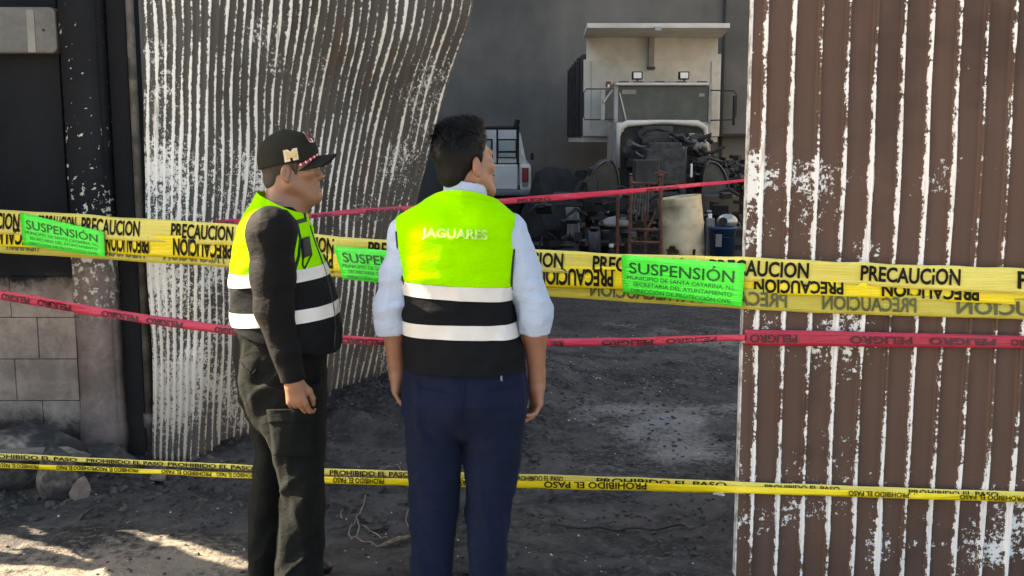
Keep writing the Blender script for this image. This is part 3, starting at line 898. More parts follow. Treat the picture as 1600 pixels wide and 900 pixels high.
g = G(120, 788); rock('stone', (g.x, g.y + 0.04, 0.05), (0.05, 0.045, 0.075), 9, M_rockp, 'small upright pinkish stone between the concrete chunk and the sooty lump', 'stone', 8)
g = G(246, 756); rock('stone', (g.x, g.y + 0.02, 0.03), (0.045, 0.035, 0.035), 17, M_rockp, 'small pinkish stone below the foot of the pipe post', 'stone', 8)
g = G(1123, 777); rock('stone', (g.x, g.y, 0.012), (0.03, 0.022, 0.016), 19, M_flake, 'pale flat pebble on the dark ground near the brown gate', 'stone', 6, 2)

rg = np.random.default_rng(11)
def chips(name, n, region, smin, smax, mat, seed, flat=0.6):
    x = rg.uniform(region[0], region[1], n * 3); y = rg.uniform(region[2], region[3], n * 3)
    dens = fbm(np.stack([x * 1.4, y * 1.4, 0 * x], 1), seed, 3)
    keep = (dens + rg.uniform(-0.6, 0.6, len(x)) > 0.05) & ((x > -0.6) | (y > 4.35) | (rg.uniform(0, 1, len(x)) < 0.25))
    ca = G(1085, 672)
    keep &= (np.hypot(x - ca.x, y - ca.y) > 0.75) | (rg.uniform(0, 1, len(x)) < 0.3)
    x, y = x[keep][:n], y[keep][:n]; n = len(x)
    z = gh(x, y)
    base = np.array([(-1, -1, -1), (1, -1, -1), (1, 1, -1), (-1, 1, -1), (-.7, -.7, 1), (.8, -.6, 1), (.6, .8, 1), (-.8, .6, 1)], float)
    s = np.exp(rg.uniform(np.log(smin), np.log(smax), n))
    a = rg.uniform(0, 6.28, n)
    V = base[None] * (1 + rg.uniform(-0.35, 0.35, (n, 8, 3)))
    V = V * s[:, None, None] * np.stack([np.ones(n), rg.uniform(0.5, 1, n), rg.uniform(0.25, 0.9, n) * flat], 1)[:, None, :]
    c, sn = np.cos(a)[:, None], np.sin(a)[:, None]
    X = V[:, :, 0] * c - V[:, :, 1] * sn; Yv = V[:, :, 0] * sn + V[:, :, 1] * c
    tilt = rg.uniform(-0.5, 0.5, n)[:, None]
    Z = V[:, :, 2] + X * tilt
    V = np.stack([X + x[:, None], Yv + y[:, None], Z + z[:, None] + (s * 0.2)[:, None]], -1).reshape(-1, 3)
    fq = np.array([(0, 3, 2, 1), (4, 5, 6, 7), (0, 1, 5, 4), (1, 2, 6, 5), (2, 3, 7, 6), (3, 0, 4, 7)])
    Fq = (fq[None] + (np.arange(n) * 8)[:, None, None]).reshape(-1, 4)
    o = mk(name, V, Fq, mat, loc=(0, 0, 0)); o['kind'] = 'stuff'
    return o
chips('charred_gravel', 5200, (-3.0, 3.0, 3.5, 9.0), 0.004, 0.016, M_debris, 3)
chips('charred_rubble', 420, (-3.0, 0.2, 4.3, 8.5), 0.014, 0.038, M_debris, 8)
chips('glass_and_ash_bits', 1000, (-2.6, 3.0, 3.6, 9.0), 0.002, 0.006, M_flake, 5, 0.5)
chips('heaped_fragments', 1800, (-1.1, 0.1, 5.4, 7.5), 0.006, 0.020, M_debris, 6, 0.8)
chips('sooty_lumps', 260, (-2.7, -1.2, 4.5, 5.25), 0.008, 0.024, M_rockd, 16, 0.8)

def wire(pts, r, label, mat=None):
    w = [G(*p) for p in pts]
    cs = []
    for i in range(len(w) - 1):
        p0, p1, p2, p3 = w[max(i - 1, 0)], w[i], w[i + 1], w[min(i + 2, len(w) - 1)]
        for k in range(6):
            t = k / 6
            cs.append(0.5 * ((2 * p1) + (p2 - p0) * t + (2 * p0 - 5 * p1 + 4 * p2 - p3) * t * t + (3 * p1 - p0 - 3 * p2 + p3) * t ** 3))
    cs.append(w[-1])
    for i, c in enumerate(cs): c.z = gz(c.x, c.y) + r + 0.004 + 0.01 * abs(math.sin(i * 0.7))
    return tag(MB().tube(cs, r, 5).done('wire', mat or M_wire, None, True), label, 'wire')
wire([(572, 775), (566, 800), (556, 815), (545, 833), (552, 845), (562, 826), (556, 812)], 0.0035, 'short looped burnt wire lying on the ground between the two men')
wire([(548, 840), (575, 851), (600, 858), (612, 845), (640, 843)], 0.0030, 'long curling grey wire reaching towards the shorter haired man')
wire([(562, 820), (585, 833), (605, 843)], 0.003, 'straight thin burnt wire crossing the looped wire')
wire([(545, 790), (533, 803), (535, 812)], 0.003, 'tiny bent wire near the capped man')
wire([(640, 795), (634, 815), (642, 830)], 0.003, 'small wire hook beside the navy trousers')
wire([(590, 734), (605, 728), (622, 725), (627, 738)], 0.004, 'hooped wire lying on the rubble heap behind the lower tape')
wire([(860, 826), (930, 830), (1000, 829), (1070, 826)], 0.006, 'long dark cable half buried across the ground', M_steel_dark)
a, b = G(598, 856), G(640, 843)
a.z = gz(a.x, a.y) + 0.012; b.z = gz(b.x, b.y) + 0.016
tag(MB().tube([a, a.lerp(b, 0.5) + Vector((0, 0, 0.004)), b], [0.008, 0.011, 0.007], 7).done('stick', M_wood, None, True), 'short pale charred stick on the ground by the navy trousers', 'stick')

# ------------------------------------------------------------------ barrier tapes
class Tape:
    """a flat tape: edges given by where they run, px -> (top, bottom, depth)"""
    def __init__(s, rows, wav=1.0, seed=0):
        s.R = np.array(rows, float); s.seed = seed; s.wav = wav
    def at(s, px, f, dY=0.0):
        """f = 0 top edge, 1 bottom edge"""
        px = np.atleast_1d(np.asarray(px, float)); f = np.broadcast_to(np.asarray(f, float), px.shape)
        top = np.interp(px, s.R[:, 0], s.R[:, 1]); bot = np.interp(px, s.R[:, 0], s.R[:, 2])
        iY = np.interp(px, s.R[:, 0], 1 / s.R[:, 3])
        Y = 1 / iY
        q = np.stack([px / 90.0, f * 1.2, 0 * px + s.seed], 1)
        Y = Y + s.wav * (0.010 * vn(q, s.seed) + 0.004 * vn(np.stack([px / 25.0, f * 3, 0 * px], 1), s.seed + 3)) + dY
        py = top + (bot - top) * f + s.wav * 0.9 * vn(np.stack([px / 45.0, f * 0.6, 0 * px], 1), s.seed + 5)
        return np.array([tuple(P(a, b, c)) for a, b, c in zip(px, py, Y)])
    def build(s, mat, label, group=None, step=9, nf=6, name='barrier_tape', cat='tape'):
        pxs = np.arange(s.R[0, 0], s.R[-1, 0] + step, step); pxs[-1] = s.R[-1, 0]
        A, B = np.meshgrid(pxs, np.linspace(0, 1, nf + 1), indexing='ij')
        V = s.at(A.ravel(), B.ravel())
        s.o = mk(name, V, grid_faces(*A.shape), mat, smooth=True)
        sd = s.o.modifiers.new('thickness', 'SOLIDIFY'); sd.thickness = 0.0006; sd.offset = 0
        return tag(s.o, label, cat, group)
    def word(s, txt, px0, px1, f0, f1, mat, rot=False, mirror=False, flip=False, bold=0.028, dY=-0.004, slant=0.0):
        v, f = letters(txt, bold)
        u, w = v[:, 0].copy(), 1 - v[:, 1]
        if rot: u, w = 1 - u, 1 - w
        if mirror: u = 1 - u
        if flip: w = 1 - w
        px = px0 + (px1 - px0) * u + slant * (0.5 - w) * (f1 - f0) * 20
        V = s.at(px, f0 + (f1 - f0) * w, dY)
        mk('lettering', V, f, mat, s.o)

YELG = 'strands of the wide yellow barrier across the gateway'
GD = YG - 0.036        # just in front of the right leaf
YA = 5.0
# three overlapping strands of the wide barrier
st1 = Tape([(-385, 290, 330, 4.96), (0, 327, 366, 4.9), (363, 350, 384, 4.62), (500, 367, 402, 4.5), (845, 390, 424, 4.2), (970, 397, 432, 4.06), (1165, 402, 440, GD - 0.004), (1300, 409, 444, GD - 0.004), (1640, 421, 462, GD - 0.004)], 1.1, 1)
st2 = Tape([(-385, 316, 352, 4.97), (0, 350, 384, 4.91), (363, 374, 408, 4.63), (500, 388, 422, 4.51), (845, 414, 448, 4.21), (970, 418, 452, 4.07), (1165, 431, 460, GD + 0.003), (1300, 437, 462, GD + 0.003), (1640, 449, 478, GD + 0.003)], 0.9, 2)
st3 = Tape([(-385, 326, 364, 4.98), (0, 363, 395, 4.92), (363, 388, 418, 4.64), (500, 402, 430, 4.52), (845, 436, 463, 4.22), (970, 440, 471, 4.08), (1165, 452, 483, GD + 0.009), (1300, 458, 490, GD + 0.009), (1640, 468, 500, GD + 0.009)], 0.8, 3)
st3.build(M_yel_thin, 'lowest olive tinted strand of the wide yellow barrier, its lettering seen through from behind', YELG)
st2.build(M_yel, 'middle bright yellow strand of the wide barrier, its lettering upside down', YELG)
st1.build(M_yel_pale, 'topmost pale yellow strand of the wide barrier, its lettering upright', YELG)
for (a, b) in ((-60, 30), (60, 118), (127, 218), (267, 364), (425, 521), (575, 690), (750, 880), (926, 1066), (1108, 1264), (1345, 1501), (1590, 1746)):
    st1.word('PRECAUCION', a, min(b, 1640) if b < 1640 else b - 0, 0.12, 0.80, M_ink, slant=0.1) if b <= 1640 else st1.word('PR', 1590, 1634, 0.12, 0.80, M_ink)
for (a, b) in ((-40, 60), (165, 232), (270, 362), (430, 520), (690, 800), (838, 958), (1178, 1318), (1378, 1530)):
    st2.word('PRECAUCION', a, b, 0.12, 0.92, M_ink, rot=True, bold=0.035)
st2.word('PREC', 1594, 1638, 0.12, 0.92, M_ink, rot=True, bold=0.035)
for (a, b) in ((10, 60), (150, 226), (255, 350), (430, 520), (700, 850), (922, 1060), (1065, 1230), (1285, 1432)):
    st3.word('PRECAUCION', a, b, 0.12, 0.84, M_ink_back, mirror=True, bold=0.025)
st3.word('AUCION', 1495, 1638, 0.12, 0.84, M_ink_back, mirror=True, bold=0.025)

# the low tape: two narrow folded strands that close up towards the brown leaf
YL = 'strands of the low yellow barrier'
lo1 = Tape([(-430, 694, 702, 4.72), (0, 708, 716, 4.6), (200, 718, 725.5, 4.5), (400, 727, 735.5, 4.38), (515, 732, 743, 4.30), (640, 736, 746, 4.22), (800, 740, 751, 4.14), (1000, 746, 757, 4.02), (1165, 753, 764, GD - 0.003), (1640, 770, 780, GD - 0.003)], 0.5, 11)
lo2 = Tape([(-430, 709, 717, 4.71), (0, 723, 731, 4.59), (200, 731.5, 739, 4.49), (400, 739.5, 748, 4.37), (515, 745, 756, 4.29), (640, 748, 759, 4.21), (800, 750, 763, 4.13), (1000, 754, 767, 4.01), (1165, 760, 771, GD - 0.0075), (1640, 777, 786, GD - 0.0075)], 0.7, 12)
lo1.build(M_yel_pale, 'upper narrow strand of the low yellow barrier near the ground', YL, nf=3)
lo2.build(M_yel, 'lower narrow strand of the low yellow barrier near the ground', YL, nf=3)
TX = 'PROHIBIDO EL PASO'
for (a, b) in ((-20, 120), (135, 255), (262, 395), (515, 640), (805, 880), (932, 1135), (1195, 1312), (1420, 1560)):
    lo1.word(TX, a, b, 0.22, 0.98, M_ink, bold=0.02)
for (a, b) in ((0, 60), (88, 150), (150, 215), (252, 330), (338, 398), (520, 600), (712, 790), (850, 1010), (1326, 1420), (1500, 1600)):
    lo2.word(TX, a, b, 0.05, 0.86, M_ink, rot=True, bold=0.02)

# red tapes
rd = Tape([(-400, 400, 415, 4.85), (0, 454, 469, 4.72), (110, 472, 487, 4.68), (250, 494, 509, 4.62), (370, 511, 524, 4.56), (530, 524, 537, 4.48), (600, 527, 539, 4.44), (860, 529, 541, 4.22), (1000, 527, 540, 4.1), (1164, 523, 532, YG - 0.036)], 0.9, 21)
rd.build(M_red, 'long red warning tape at thigh height running from the left wall to the brown gate', 'red warning tapes', nf=3)
for (a, b) in ((2, 45), (58, 110), (158, 215), (228, 285), (335, 375), (532, 600), (860, 880), (940, 1020), (1040, 1120)):
    rd.word('PELIGRO', a, b, 0.30, 0.98, M_ink_red, rot=True, bold=0.03)
rg2 = Tape([(1164, 515, 540, YG - 0.032), (1300, 517, 541, YG - 0.030), (1640, 526, 545, YG - 0.030)], 0.25, 22)
rg2.build(M_red_thin, 'red warning tape pulled flat across the brown gate leaf', 'red warning tapes', nf=4)
for (a, b) in ((1172, 1246), (1328, 1426), (1452, 1556), (1580, 1638)):
    rg2.word('PELIGRO', a, b, 0.30, 0.82, M_ink_red, rot=True, bold=0.03)
ru = Tape([(296, 347, 354, 5.35), (372, 342, 350, 5.4), (480, 334, 342, 5.42), (560, 326, 334, 5.4), (640, 321, 328, 5.3), (790, 310, 319, 5.0), (900, 301, 311, 4.7), (1000, 294, 301, 4.4), (1100, 285, 291, 4.15), (1176, 279, 283, YG + 0.06)], 0.4, 23)
ru.build(M_red, 'upper twisted red warning tape stretched between the two gate leaves', 'red warning tapes', nf=3)
for (a, b) in ((330, 366), (487, 518), (572, 628), (808, 860), (1010, 1060)):
    ru.word('PELIGRO', a, b, 0.35, 1.0, M_ink_red, bold=0.03)

# green notices stuck to the wide barrier
def notice(tl, tr, br, bl, tape, dY, label, seed):
    def pos(u, w, d=0.0):
        q = [(np.array(tl) * (1 - a) + np.array(tr) * a) * (1 - b) + (np.array(bl) * (1 - a) + np.array(br) * a) * b for a, b in zip(u, w)]
        px = np.array([x[0] for x in q]); py = np.array([x[1] for x in q])
        iY = np.interp(px, tape.R[:, 0], 1 / tape.R[:, 3])
        Y = 1 / iY + dY + d + 0.004 * vn(np.stack([px / 40, py / 30, 0 * px], 1), seed)
        return np.array([tuple(P(a, b, c)) for a, b, c in zip(px, py, Y)])
    A, B = np.meshgrid(np.linspace(0, 1, 15), np.linspace(0, 1, 8), indexing='ij')
    o = mk('notice', pos(A.ravel(), B.ravel()), grid_faces(*A.shape), M_green, smooth=True)
    sd = o.modifiers.new('thickness', 'SOLIDIFY'); sd.thickness = 0.0008; sd.offset = 0
    tag(o, label, 'notice', 'green suspension notices')
    for txt, u0, u1, w0, w1, m, bo in (('SUSPENSIÓN', 0.06, 0.92, 0.11, 0.47, M_ink_green, 0.008), ('MUNICIPIO DE SANTA CATARINA, N.L.', 0.04, 0.94, 0.53, 0.645, M_ink_green2, 0.0),
                              ('SECRETARIA DEL AYUNTAMIENTO', 0.09, 0.91, 0.69, 0.79, M_ink_green2, 0.0), ('DIRECCIÓN DE PROTECCIÓN CIVIL', 0.07, 0.91, 0.835, 0.95, M_ink_green2, 0.0)):
        v, f = letters(txt, bo)
        mk('lettering', pos(u0 + (u1 - u0) * v[:, 0], w0 + (w1 - w0) * (1 - v[:, 1]), -0.003), f, m, o)
notice((31, 332), (162, 362), (164, 402), (36, 383), st1, -0.018, 'green suspension notice at the far left end of the barrier, over the block wall', 51)
notice((522, 384), (673, 397), (673, 450), (535, 436), st1, -0.018, 'green suspension notice half hidden by the man in the white shirt', 52)
notice((971, 398), (1164, 412), (1159, 480), (973, 457), st1, -0.016, 'largest green suspension notice, on the barrier beside the brown gate', 53)

# ------------------------------------------------------------------ dump truck in the hall
YF = 15.6
tr = thing('dump_truck', (P(1025, 380, 17).x, 17, 0), 'burnt white dump truck without its bonnet, engine bay open to the gateway', 'truck')
# dump body: floor, sides, front and tail as one welded part
bl_, br_ = P(912, 100, 18.6), P(1126, 100, 18.6)
ztop = P(1000, 58, 18.6).z; zbot = P(1000, 213, 18.6).z; zmid = P(1000, 93, 18.6).z
mb = MB()
mb.box((bl_.x, 18.60, zbot), (br_.x, 18.68, zmid), 0.012)
mb.box((bl_.x + 0.05, 18.63, zmid - 0.01), (br_.x - 0.05, 18.70, ztop), 0.012)
mb.box((br_.x - 0.05, 18.66, zbot), (br_.x + 0.02, 23.4, zmid + 0.1), 0.012)
mb.box((bl_.x, 18.7, zbot - 0.1), (br_.x, 23.4, zbot + 0.05))
mb.box((bl_.x, 23.3, zbot), (br_.x, 23.4, zmid + 0.1))
bed = mb.done('dump_bed', M_truckwhite, tr)
MB().box((bl_.x - 0.02, 18.70, zbot), (bl_.x + 0.05, 23.4, zmid + 0.1), 0.012).done('side_panel', M_truckdark, bed)
for y in (19.3, 20.1, 20.9, 21.7, 22.5): MB().box((bl_.x - 0.075, y, zbot), (bl_.x - 0.021, y + 0.1, zmid + 0.08), 0.01).done('side_rib', M_truckdark, bed)
# canopy over the cab
za = P(1000, 44, 17.15).z; zb = P(1000, 36.5, 17.15).z
cl0, cr0 = P(917, 40, 17.15).x, P(1140, 40, 17.15).x
mb = MB()
V = [(cl0, 17.15, za), (cr0, 17.15, za), (br_.x + 0.02, 18.66, ztop), (bl_.x, 18.66, ztop), (cl0, 17.15, za + 0.05), (cr0, 17.15, za + 0.05), (br_.x + 0.02, 18.66, ztop + 0.06), (bl_.x, 18.66, ztop + 0.06)]
mb.add(V, [(0, 3, 2, 1), (4, 5, 6, 7), (0, 1, 5, 4), (1, 2, 6, 5), (2, 3, 7, 6), (3, 0, 4, 7)])
mb.box((cl0, 17.12, za), (cr0, 17.17, zb), 0.008)
can = mb.done('cab_protector', M_truckwhite, bed)
pbox(1023, 41, 1034, 48, 17.08, 17.14, 0.01).done('hook_plate', M_truckgrey, bed)
pbox(1013, 58, 1023, 107, 18.5, 18.6, 0.008).done('channel_rib', M_truckgrey, bed)
pbox(1012, 104, 1024, 108, 18.48, 18.6, 0.008).done('rib_foot', M_truckdark, bed)
for px in (923, 1110): pbox(px, 96, px + 1.6, 200, 18.585, 18.6).done('weld_seam', M_truckgrey, bed)
# cab
mb = MB()
c0, c1 = P(962, 160, 17.3), P(1110, 160, 17.3)
zr = P(1000, 127, 17.3).z; zw0 = P(1000, 190, 17.3).z; zw1 = P(1000, 134, 17.3).z
mb.box((c0.x - 0.03, 17.32, zw0 - 0.75), (c1.x + 0.03, 18.45, zw0), 0.03)
mb.box((c0.x - 0.02, 17.36, zw1), (c1.x + 0.02, 18.42, zr), 0.035)
mb.box((c0.x - 0.02, 18.2, zw0 - 0.05), (c1.x + 0.02, 18.42, zr - 0.03), 0.03)
for (xx, s) in ((c0.x, -1), (c1.x, 1)):
    mb.box((xx - 0.03, 17.30, zw0 - 0.02), (xx + 0.04 if s < 0 else xx + 0.03, 17.40, zw1 + 0.03), 0.012)
    mb.box((xx - 0.02, 17.95, zw0 - 0.02), (xx + 0.02, 18.05, zw1 + 0.03), 0.01)
cab = mb.done('cab', M_truckgrey, tr)
wsh = MB().box((c0.x + 0.03, 17.335, zw0 - 0.01), (c1.x - 0.03, 17.35, zw1 + 0.01)).done('windshield', M_glass, tr)
pbox(972, 140, 994, 147, 17.325, 17.332).done('sticker', M_truckgrey, wsh)
pbox(1092, 146, 1101, 151, 17.325, 17.332).done('sticker', M_truckgrey, wsh)
wp = MB(); wp.tube([P(968, 145, 17.3), P(973, 165, 17.3), P(978, 187, 17.3)], 0.012, 6); wp.done('wiper', M_truckwhite, wsh)
for xx in (c0.x - 0.025, c1.x + 0.012):
    MB().box((xx, 17.42, zw0), (xx + 0.012, 17.94, zw1)).done('side_window', M_glass, tr)
pbox(962, 129, 1108, 133.5, 17.18, 17.34, 0.02).done('sun_visor', M_truckwhite, tr)
v = MB()
for px in (968, 990, 1024, 1058, 1090): pbox(px, 126.5, px + 15, 129.4, 17.24, 17.32, 0.008, v)
v.done('marker_lamps', simple('dull_amber_lens', (0.09, 0.035, 0.02), 0.4), tr)
for px in (990, 1063):
    lm = pbox(px - 2, 111.5, px + 14.5, 124, 17.55, 17.68, 0.018).done('work_light', M_black, tr)
    pbox(px, 113.2, px + 12.5, 122.3, 17.535, 17.548, 0.004).done('lens', M_lamp_lens, lm)
    MB().tube([P(px + 6, 123, 17.62), P(px + 6, 129, 17.62)], 0.015, 6).done('stem', M_truckdark, lm)
bl2 = pbox(947, 127, 955, 136, 17.3, 17.4, 0.02).done('beacon', M_redpaint, tr)
pbox(949.5, 132, 952.5, 136, 17.28, 17.3, 0.002).done('lens', M_lamp_lens, bl2)
# mirrors on hoop brackets
def mirror(pxs, my):
    m = MB(); m.tube([P(*q, 17.2) for q in pxs], 0.012, 6)
    b = m.done('mirror_bracket', M_truckdark, tr)
    return b
b1 = mirror([(958, 139), (916, 139), (912, 145), (912, 183), (914, 187), (960, 187)], 0)
b2 = mirror([(1110, 141), (1147, 142), (1151, 148), (1150, 182), (1145, 187), (1110, 188)], 0)
pbox(938, 140, 945.5, 188, 17.15, 17.22, 0.015).done('mirror', M_truckgrey, tr)
pbox(1145, 149, 1150, 196, 17.1, 17.17, 0.015).done('mirror', M_black, tr)
MB().tube([P(943, 160, 17.1), P(957, 140, 17.28)], 0.015, 6).done('mirror_stay', M_truckgrey, tr)
pbox(945.5, 141, 955, 186, 17.33, 17.35).done('vent_glass', M_glass, tr)
# cowl left standing round the opened engine bay: an arch in the shape of the missing bonnet
mb = MB()
arch = [P(966, 262, 17.05), P(966, 214, 17.05), P(968, 200, 17.05), P(980, 193, 17.05), P(1035, 190, 17.05), P(1090, 193, 17.05), P(1102, 200, 17.05), P(1104, 214, 17.05), P(1104, 262, 17.05)]
mb.tube(arch, [0.035, 0.035, 0.06, 0.055, 0.03, 0.055, 0.05, 0.035, 0.03], 8)
mb.done('bonnet_arch', M_truckwhite, tr, True)
pbox(963, 192, 975, 206, 17.05, 17.2, 0.02).done('cowl_corner', M_truckwhite, tr)
pbox(968, 194, 1103, 300, 17.2, 17.3).done('firewall', M_truckdark, tr)
# engine bay clutter
eng = MB()
rg3 = random.Random(5)
pbox(1003, 197, 1052, 226, 16.95, 17.19, 0.02, eng)
pbox(1008, 232, 1074, 290, 16.1, 17.15, 0.03, eng)
pbox(1014, 222, 1066, 236, 16.2, 17.1, 0.03, eng)
pbox(980, 235, 1002, 262, 16.9, 17.15, 0.02, eng)
pbox(1078, 208, 1098, 226, 16.95, 17.18, 0.03, eng)
engo = eng.done('engine_block', M_engine, tr)
for k in range(64):
    px, py = rg3.uniform(976, 1098), rg3.uniform(202, 292)
    Y = rg3.uniform(16.2, 17.1)
    if k % 3 == 0:
        pts = [P(px + rg3.uniform(-6, 6) + j * rg3.uniform(3, 11), py + 6 * math.sin(j + k) + rg3.uniform(-3, 3), Y) for j in range(5)]
        MB().tube(pts, rg3.choice([0.018, 0.028, 0.04]), 6).done('hose', rg3.choice([M_black, M_engine, M_truckdark, M_greyplastic]), tr, True)
    elif k % 3 == 1:
        w, h = rg3.uniform(3, 11), rg3.uniform(2, 8)
        pbox(px, py, px + w, py + h, Y, Y + 0.15, 0.012).done('engine_part', rg3.choice([M_engine, M_truckdark, M_truckgrey, M_black, M_greyplastic, M_black]), tr)
    else:
        r = rg3.uniform(0.03, 0.08)
        MB().lathe([(0, -0.05), (r, -0.05), (r, 0.02), (r * 0.6, 0.03), (r * 0.6, 0.06), (0, 0.06)], P(px, py, Y), 14, 'y').done('pulley', rg3.choice([M_engine, M_truckdark]), tr)
MB().tube([P(1086, 236, 16.6), P(1092, 226, 16.65), P(1100, 228, 16.7), P(1103, 245, 16.8)], 0.06, 10).done('intake_pipe', M_greyplastic, tr, True)
mb = MB(); a = P(1050, 258, 16.1)
V = [P(1028, 246, 16.15), P(1062, 249, 16.1), P(1074, 264, 16.1), P(1036, 262, 16.1)]
mb.add(V + [Vector((p.x, p.y + 0.25, p.z - 0.02)) for p in V], [(0, 3, 2, 1), (0, 1, 5, 4), (1, 2, 6, 5), (2, 3, 7, 6), (3, 0, 4, 7), (4, 5, 6, 7)])
mb.done('rocker_cover', M_redpaint, tr)
pbox(1079, 256, 1082.5, 277, 16.0, 16.05, 0.006).done('bracket', M_whitepl, tr)
# fenders: arched skins over the front wheels
M_fenderfront = simple('dark_glossy_panel', (0.028, 0.031, 0.034), 0.3, 0.6, 4, spec=0.5, dirt=(0.045, 0.045, 0.045), dirt_amt=0.5)
M_fender = simple('smoked_fender_paint', (0.05, 0.052, 0.053), 0.35, 0.3, 5, dirt=(0.03, 0.03, 0.03))
def fender(pc, wl, wr, ytop, ybot):
    A = []
    n = 12
    for k in range(n + 1):
        t = k / n
        ang = math.pi * (1 - t)
        A.append((pc + (wr if ang < math.pi / 2 else wl) * math.cos(ang), ybot - (ybot - ytop) * math.sin(ang) ** 0.8))
    mb = MB(); vs = []
    for (x, y) in A:
        for Y in (15.95, 16.05, 16.75): vs.append(P(x if Y < 16.0 else x, y + (1.5 if Y < 16 else 0), Y) if Y < 16.1 else Vector((P(x, y, 16.05).x, Y, P(x, y, 16.05).z)))
    fs = []
    for k in range(n):
        for j in range(2): i = k * 3 + j; fs.append((i, i + 1, i + 4, i + 3))
    fr_ = [P(x, y + 3, 16.0) for x, y in A]
    mk('fender_front', [p + Vector((0, d, 0)) for d in (0.02, 0.1) for p in fr_], [tuple(range(n + 1)), tuple(range(n + 1, 2 * n + 2))[::-1]] + [(k, k + 1, n + 2 + k, n + 1 + k) for k in range(n)], M_fenderfront, tr)
    o = mk('fender', vs, fs, M_fender, tr, True)
    sd = o.modifiers.new('t', 'SOLIDIFY'); sd.thickness = 0.015
    return o
fender(954, 38, 15, 250, 328)
fender(1111, 14, 30, 252, 326)
pbox(921, 262, 964, 312, 16.15, 16.6, 0.03).done('inner_guard', M_truckdark, tr)
pbox(1098, 264, 1140, 308, 16.15, 16.6, 0.03).done('inner_guard', M_truckdark, tr)
mb = MB()
n = 14; vs = []; fs = []
for k in range(n + 1):
    t = k / n; px = 916 + (1155 - 916) * t
    Y = 15.42 + 0.35 * abs(2 * t - 1) ** 3
    for (py, dY) in ((304, 0.03), (308, 0), (331, 0.0), (336, 0.03), (336, 0.2), (304, 0.2)):
        vs.append(P(px, py, Y) + Vector((0, dY, 0)))
for k in range(n):
    for j in range(6):
        a = k * 6 + j; b = k * 6 + (j + 1) % 6; fs.append((a, b, b + 6, a + 6))
fs += [tuple(range(6))[::-1], tuple(range(n * 6, n * 6 + 6))]
mb.add(vs, fs).done('bumper', M_truckdark, tr)
pbox(968, 303, 988, 318, 15.36, 15.42, 0.01).done('number_plate', M_greyplastic, tr)
rails = MB()
for px in (1000, 1066): a = P(px, 300, 15.8); rails.box((a.x - 0.04, 15.7, 0.75), (a.x + 0.04, 23.0, 0.98))
rails.box((P(960, 300, 16.6).x, 16.5, 0.48), (P(1110, 300, 16.6).x, 16.62, 0.58))
rails.done('chassis', M_truckdark, tr)
def wheel(c, R=0.52, w=0.28):
    o = MB().lathe([(R * 0.55, -w / 2), (R * 0.92, -w / 2), (R, -w / 2 + 0.04), (R, w / 2 - 0.04), (R * 0.92, w / 2), (R * 0.55, w / 2)], c, 28, 'x').done('tyre', M_rubber, tr, True)
    MB().lathe([(0, -w * 0.2), (R * 0.2, -w * 0.3), (R * 0.25, -w * 0.1), (R * 0.5, -w * 0.15), (R * 0.56, -w * 0.4), (R * 0.56, w * 0.4), (0, w * 0.3)], c, 20, 'x').done('rim', M_truckgrey, o, True)
for x in (P(945, 330, 16.6).x, P(1118, 330, 16.6).x): wheel((x, 16.55, 0.52))
for x in (bl_.x + 0.2, br_.x - 0.2):
    for y in (20.6, 21.9): wheel((x, y, 0.52))
# ------------------------------------------------------------------ pickup behind the man in the white shirt
YP = 20.0
pk = thing('pickup_truck', (P(762, 380, YP).x, YP + 1.5, 0), 'white pickup truck with a black rack, seen from behind past the head in front', 'pickup')
def q(px, py, Y=YP): return P(px, py, Y)
lx, rx = q(692, 280).x, q(830, 280).x
zt = q(760, 257).z; zbm = q(760, 296).z
mb = MB(); mb.box((lx + 0.12, YP, zbm), (rx - 0.26, YP + 0.07, zt), 0.02)
tg = mb.done('tailgate', M_pickup, pk)
mb = MB()
for x0, x1 in ((lx, lx + 0.12), (rx - 0.22, rx)):
    mb.box((x0, YP + 0.02, zbm - 0.02), (x1, YP + 4.6, zt), 0.06)
mb.box((lx + 0.03, YP + 1.9, zbm - 0.1), (rx - 0.03, YP + 4.6, zt + 0.02), 0.08)
bd = mb.done('body', M_pickup, pk)
mb = MB()
zr2 = q(760, 203, 21.4).z
cabx0, cabx1 = q(700, 250, 21.4).x, q(818, 250, 21.4).x
n0 = [(cabx0 - 0.03, zt), (cabx1 + 0.06, zt), (cabx1 - 0.06, zr2 - 0.07), (cabx1 - 0.16, zr2), (cabx0 + 0.16, zr2), (cabx0 + 0.06, zr2 - 0.07)]
vs = [Vector((x, 21.5 if z > zt + 0.1 else 21.45, z)) for x, z in n0] + [Vector((x, 22.9 if z > zt + 0.1 else 23.5, z)) for x, z in n0]
fs = [tuple(range(6)), tuple(range(6, 12))[::-1]] + [(i, i + 6, (i + 1) % 6 + 6, (i + 1) % 6) for i in range(6)]
mb.add(vs, fs).done('cab', M_pickup, pk)
rw = MB(); rw.box((q(776, 232, 21.44).x, 21.425, q(770, 247, 21.4).z), (q(808, 232, 21.44).x, 21.44, q(770, 217, 21.4).z), 0.006)
rwo = rw.done('rear_window', M_black, pk)
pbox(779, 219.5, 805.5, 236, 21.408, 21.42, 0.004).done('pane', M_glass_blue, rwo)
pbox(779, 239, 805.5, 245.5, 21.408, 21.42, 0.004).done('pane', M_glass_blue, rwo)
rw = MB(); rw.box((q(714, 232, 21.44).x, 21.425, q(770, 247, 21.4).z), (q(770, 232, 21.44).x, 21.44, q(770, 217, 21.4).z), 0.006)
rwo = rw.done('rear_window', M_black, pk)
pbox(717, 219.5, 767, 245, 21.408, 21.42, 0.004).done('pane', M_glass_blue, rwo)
mb = MB()
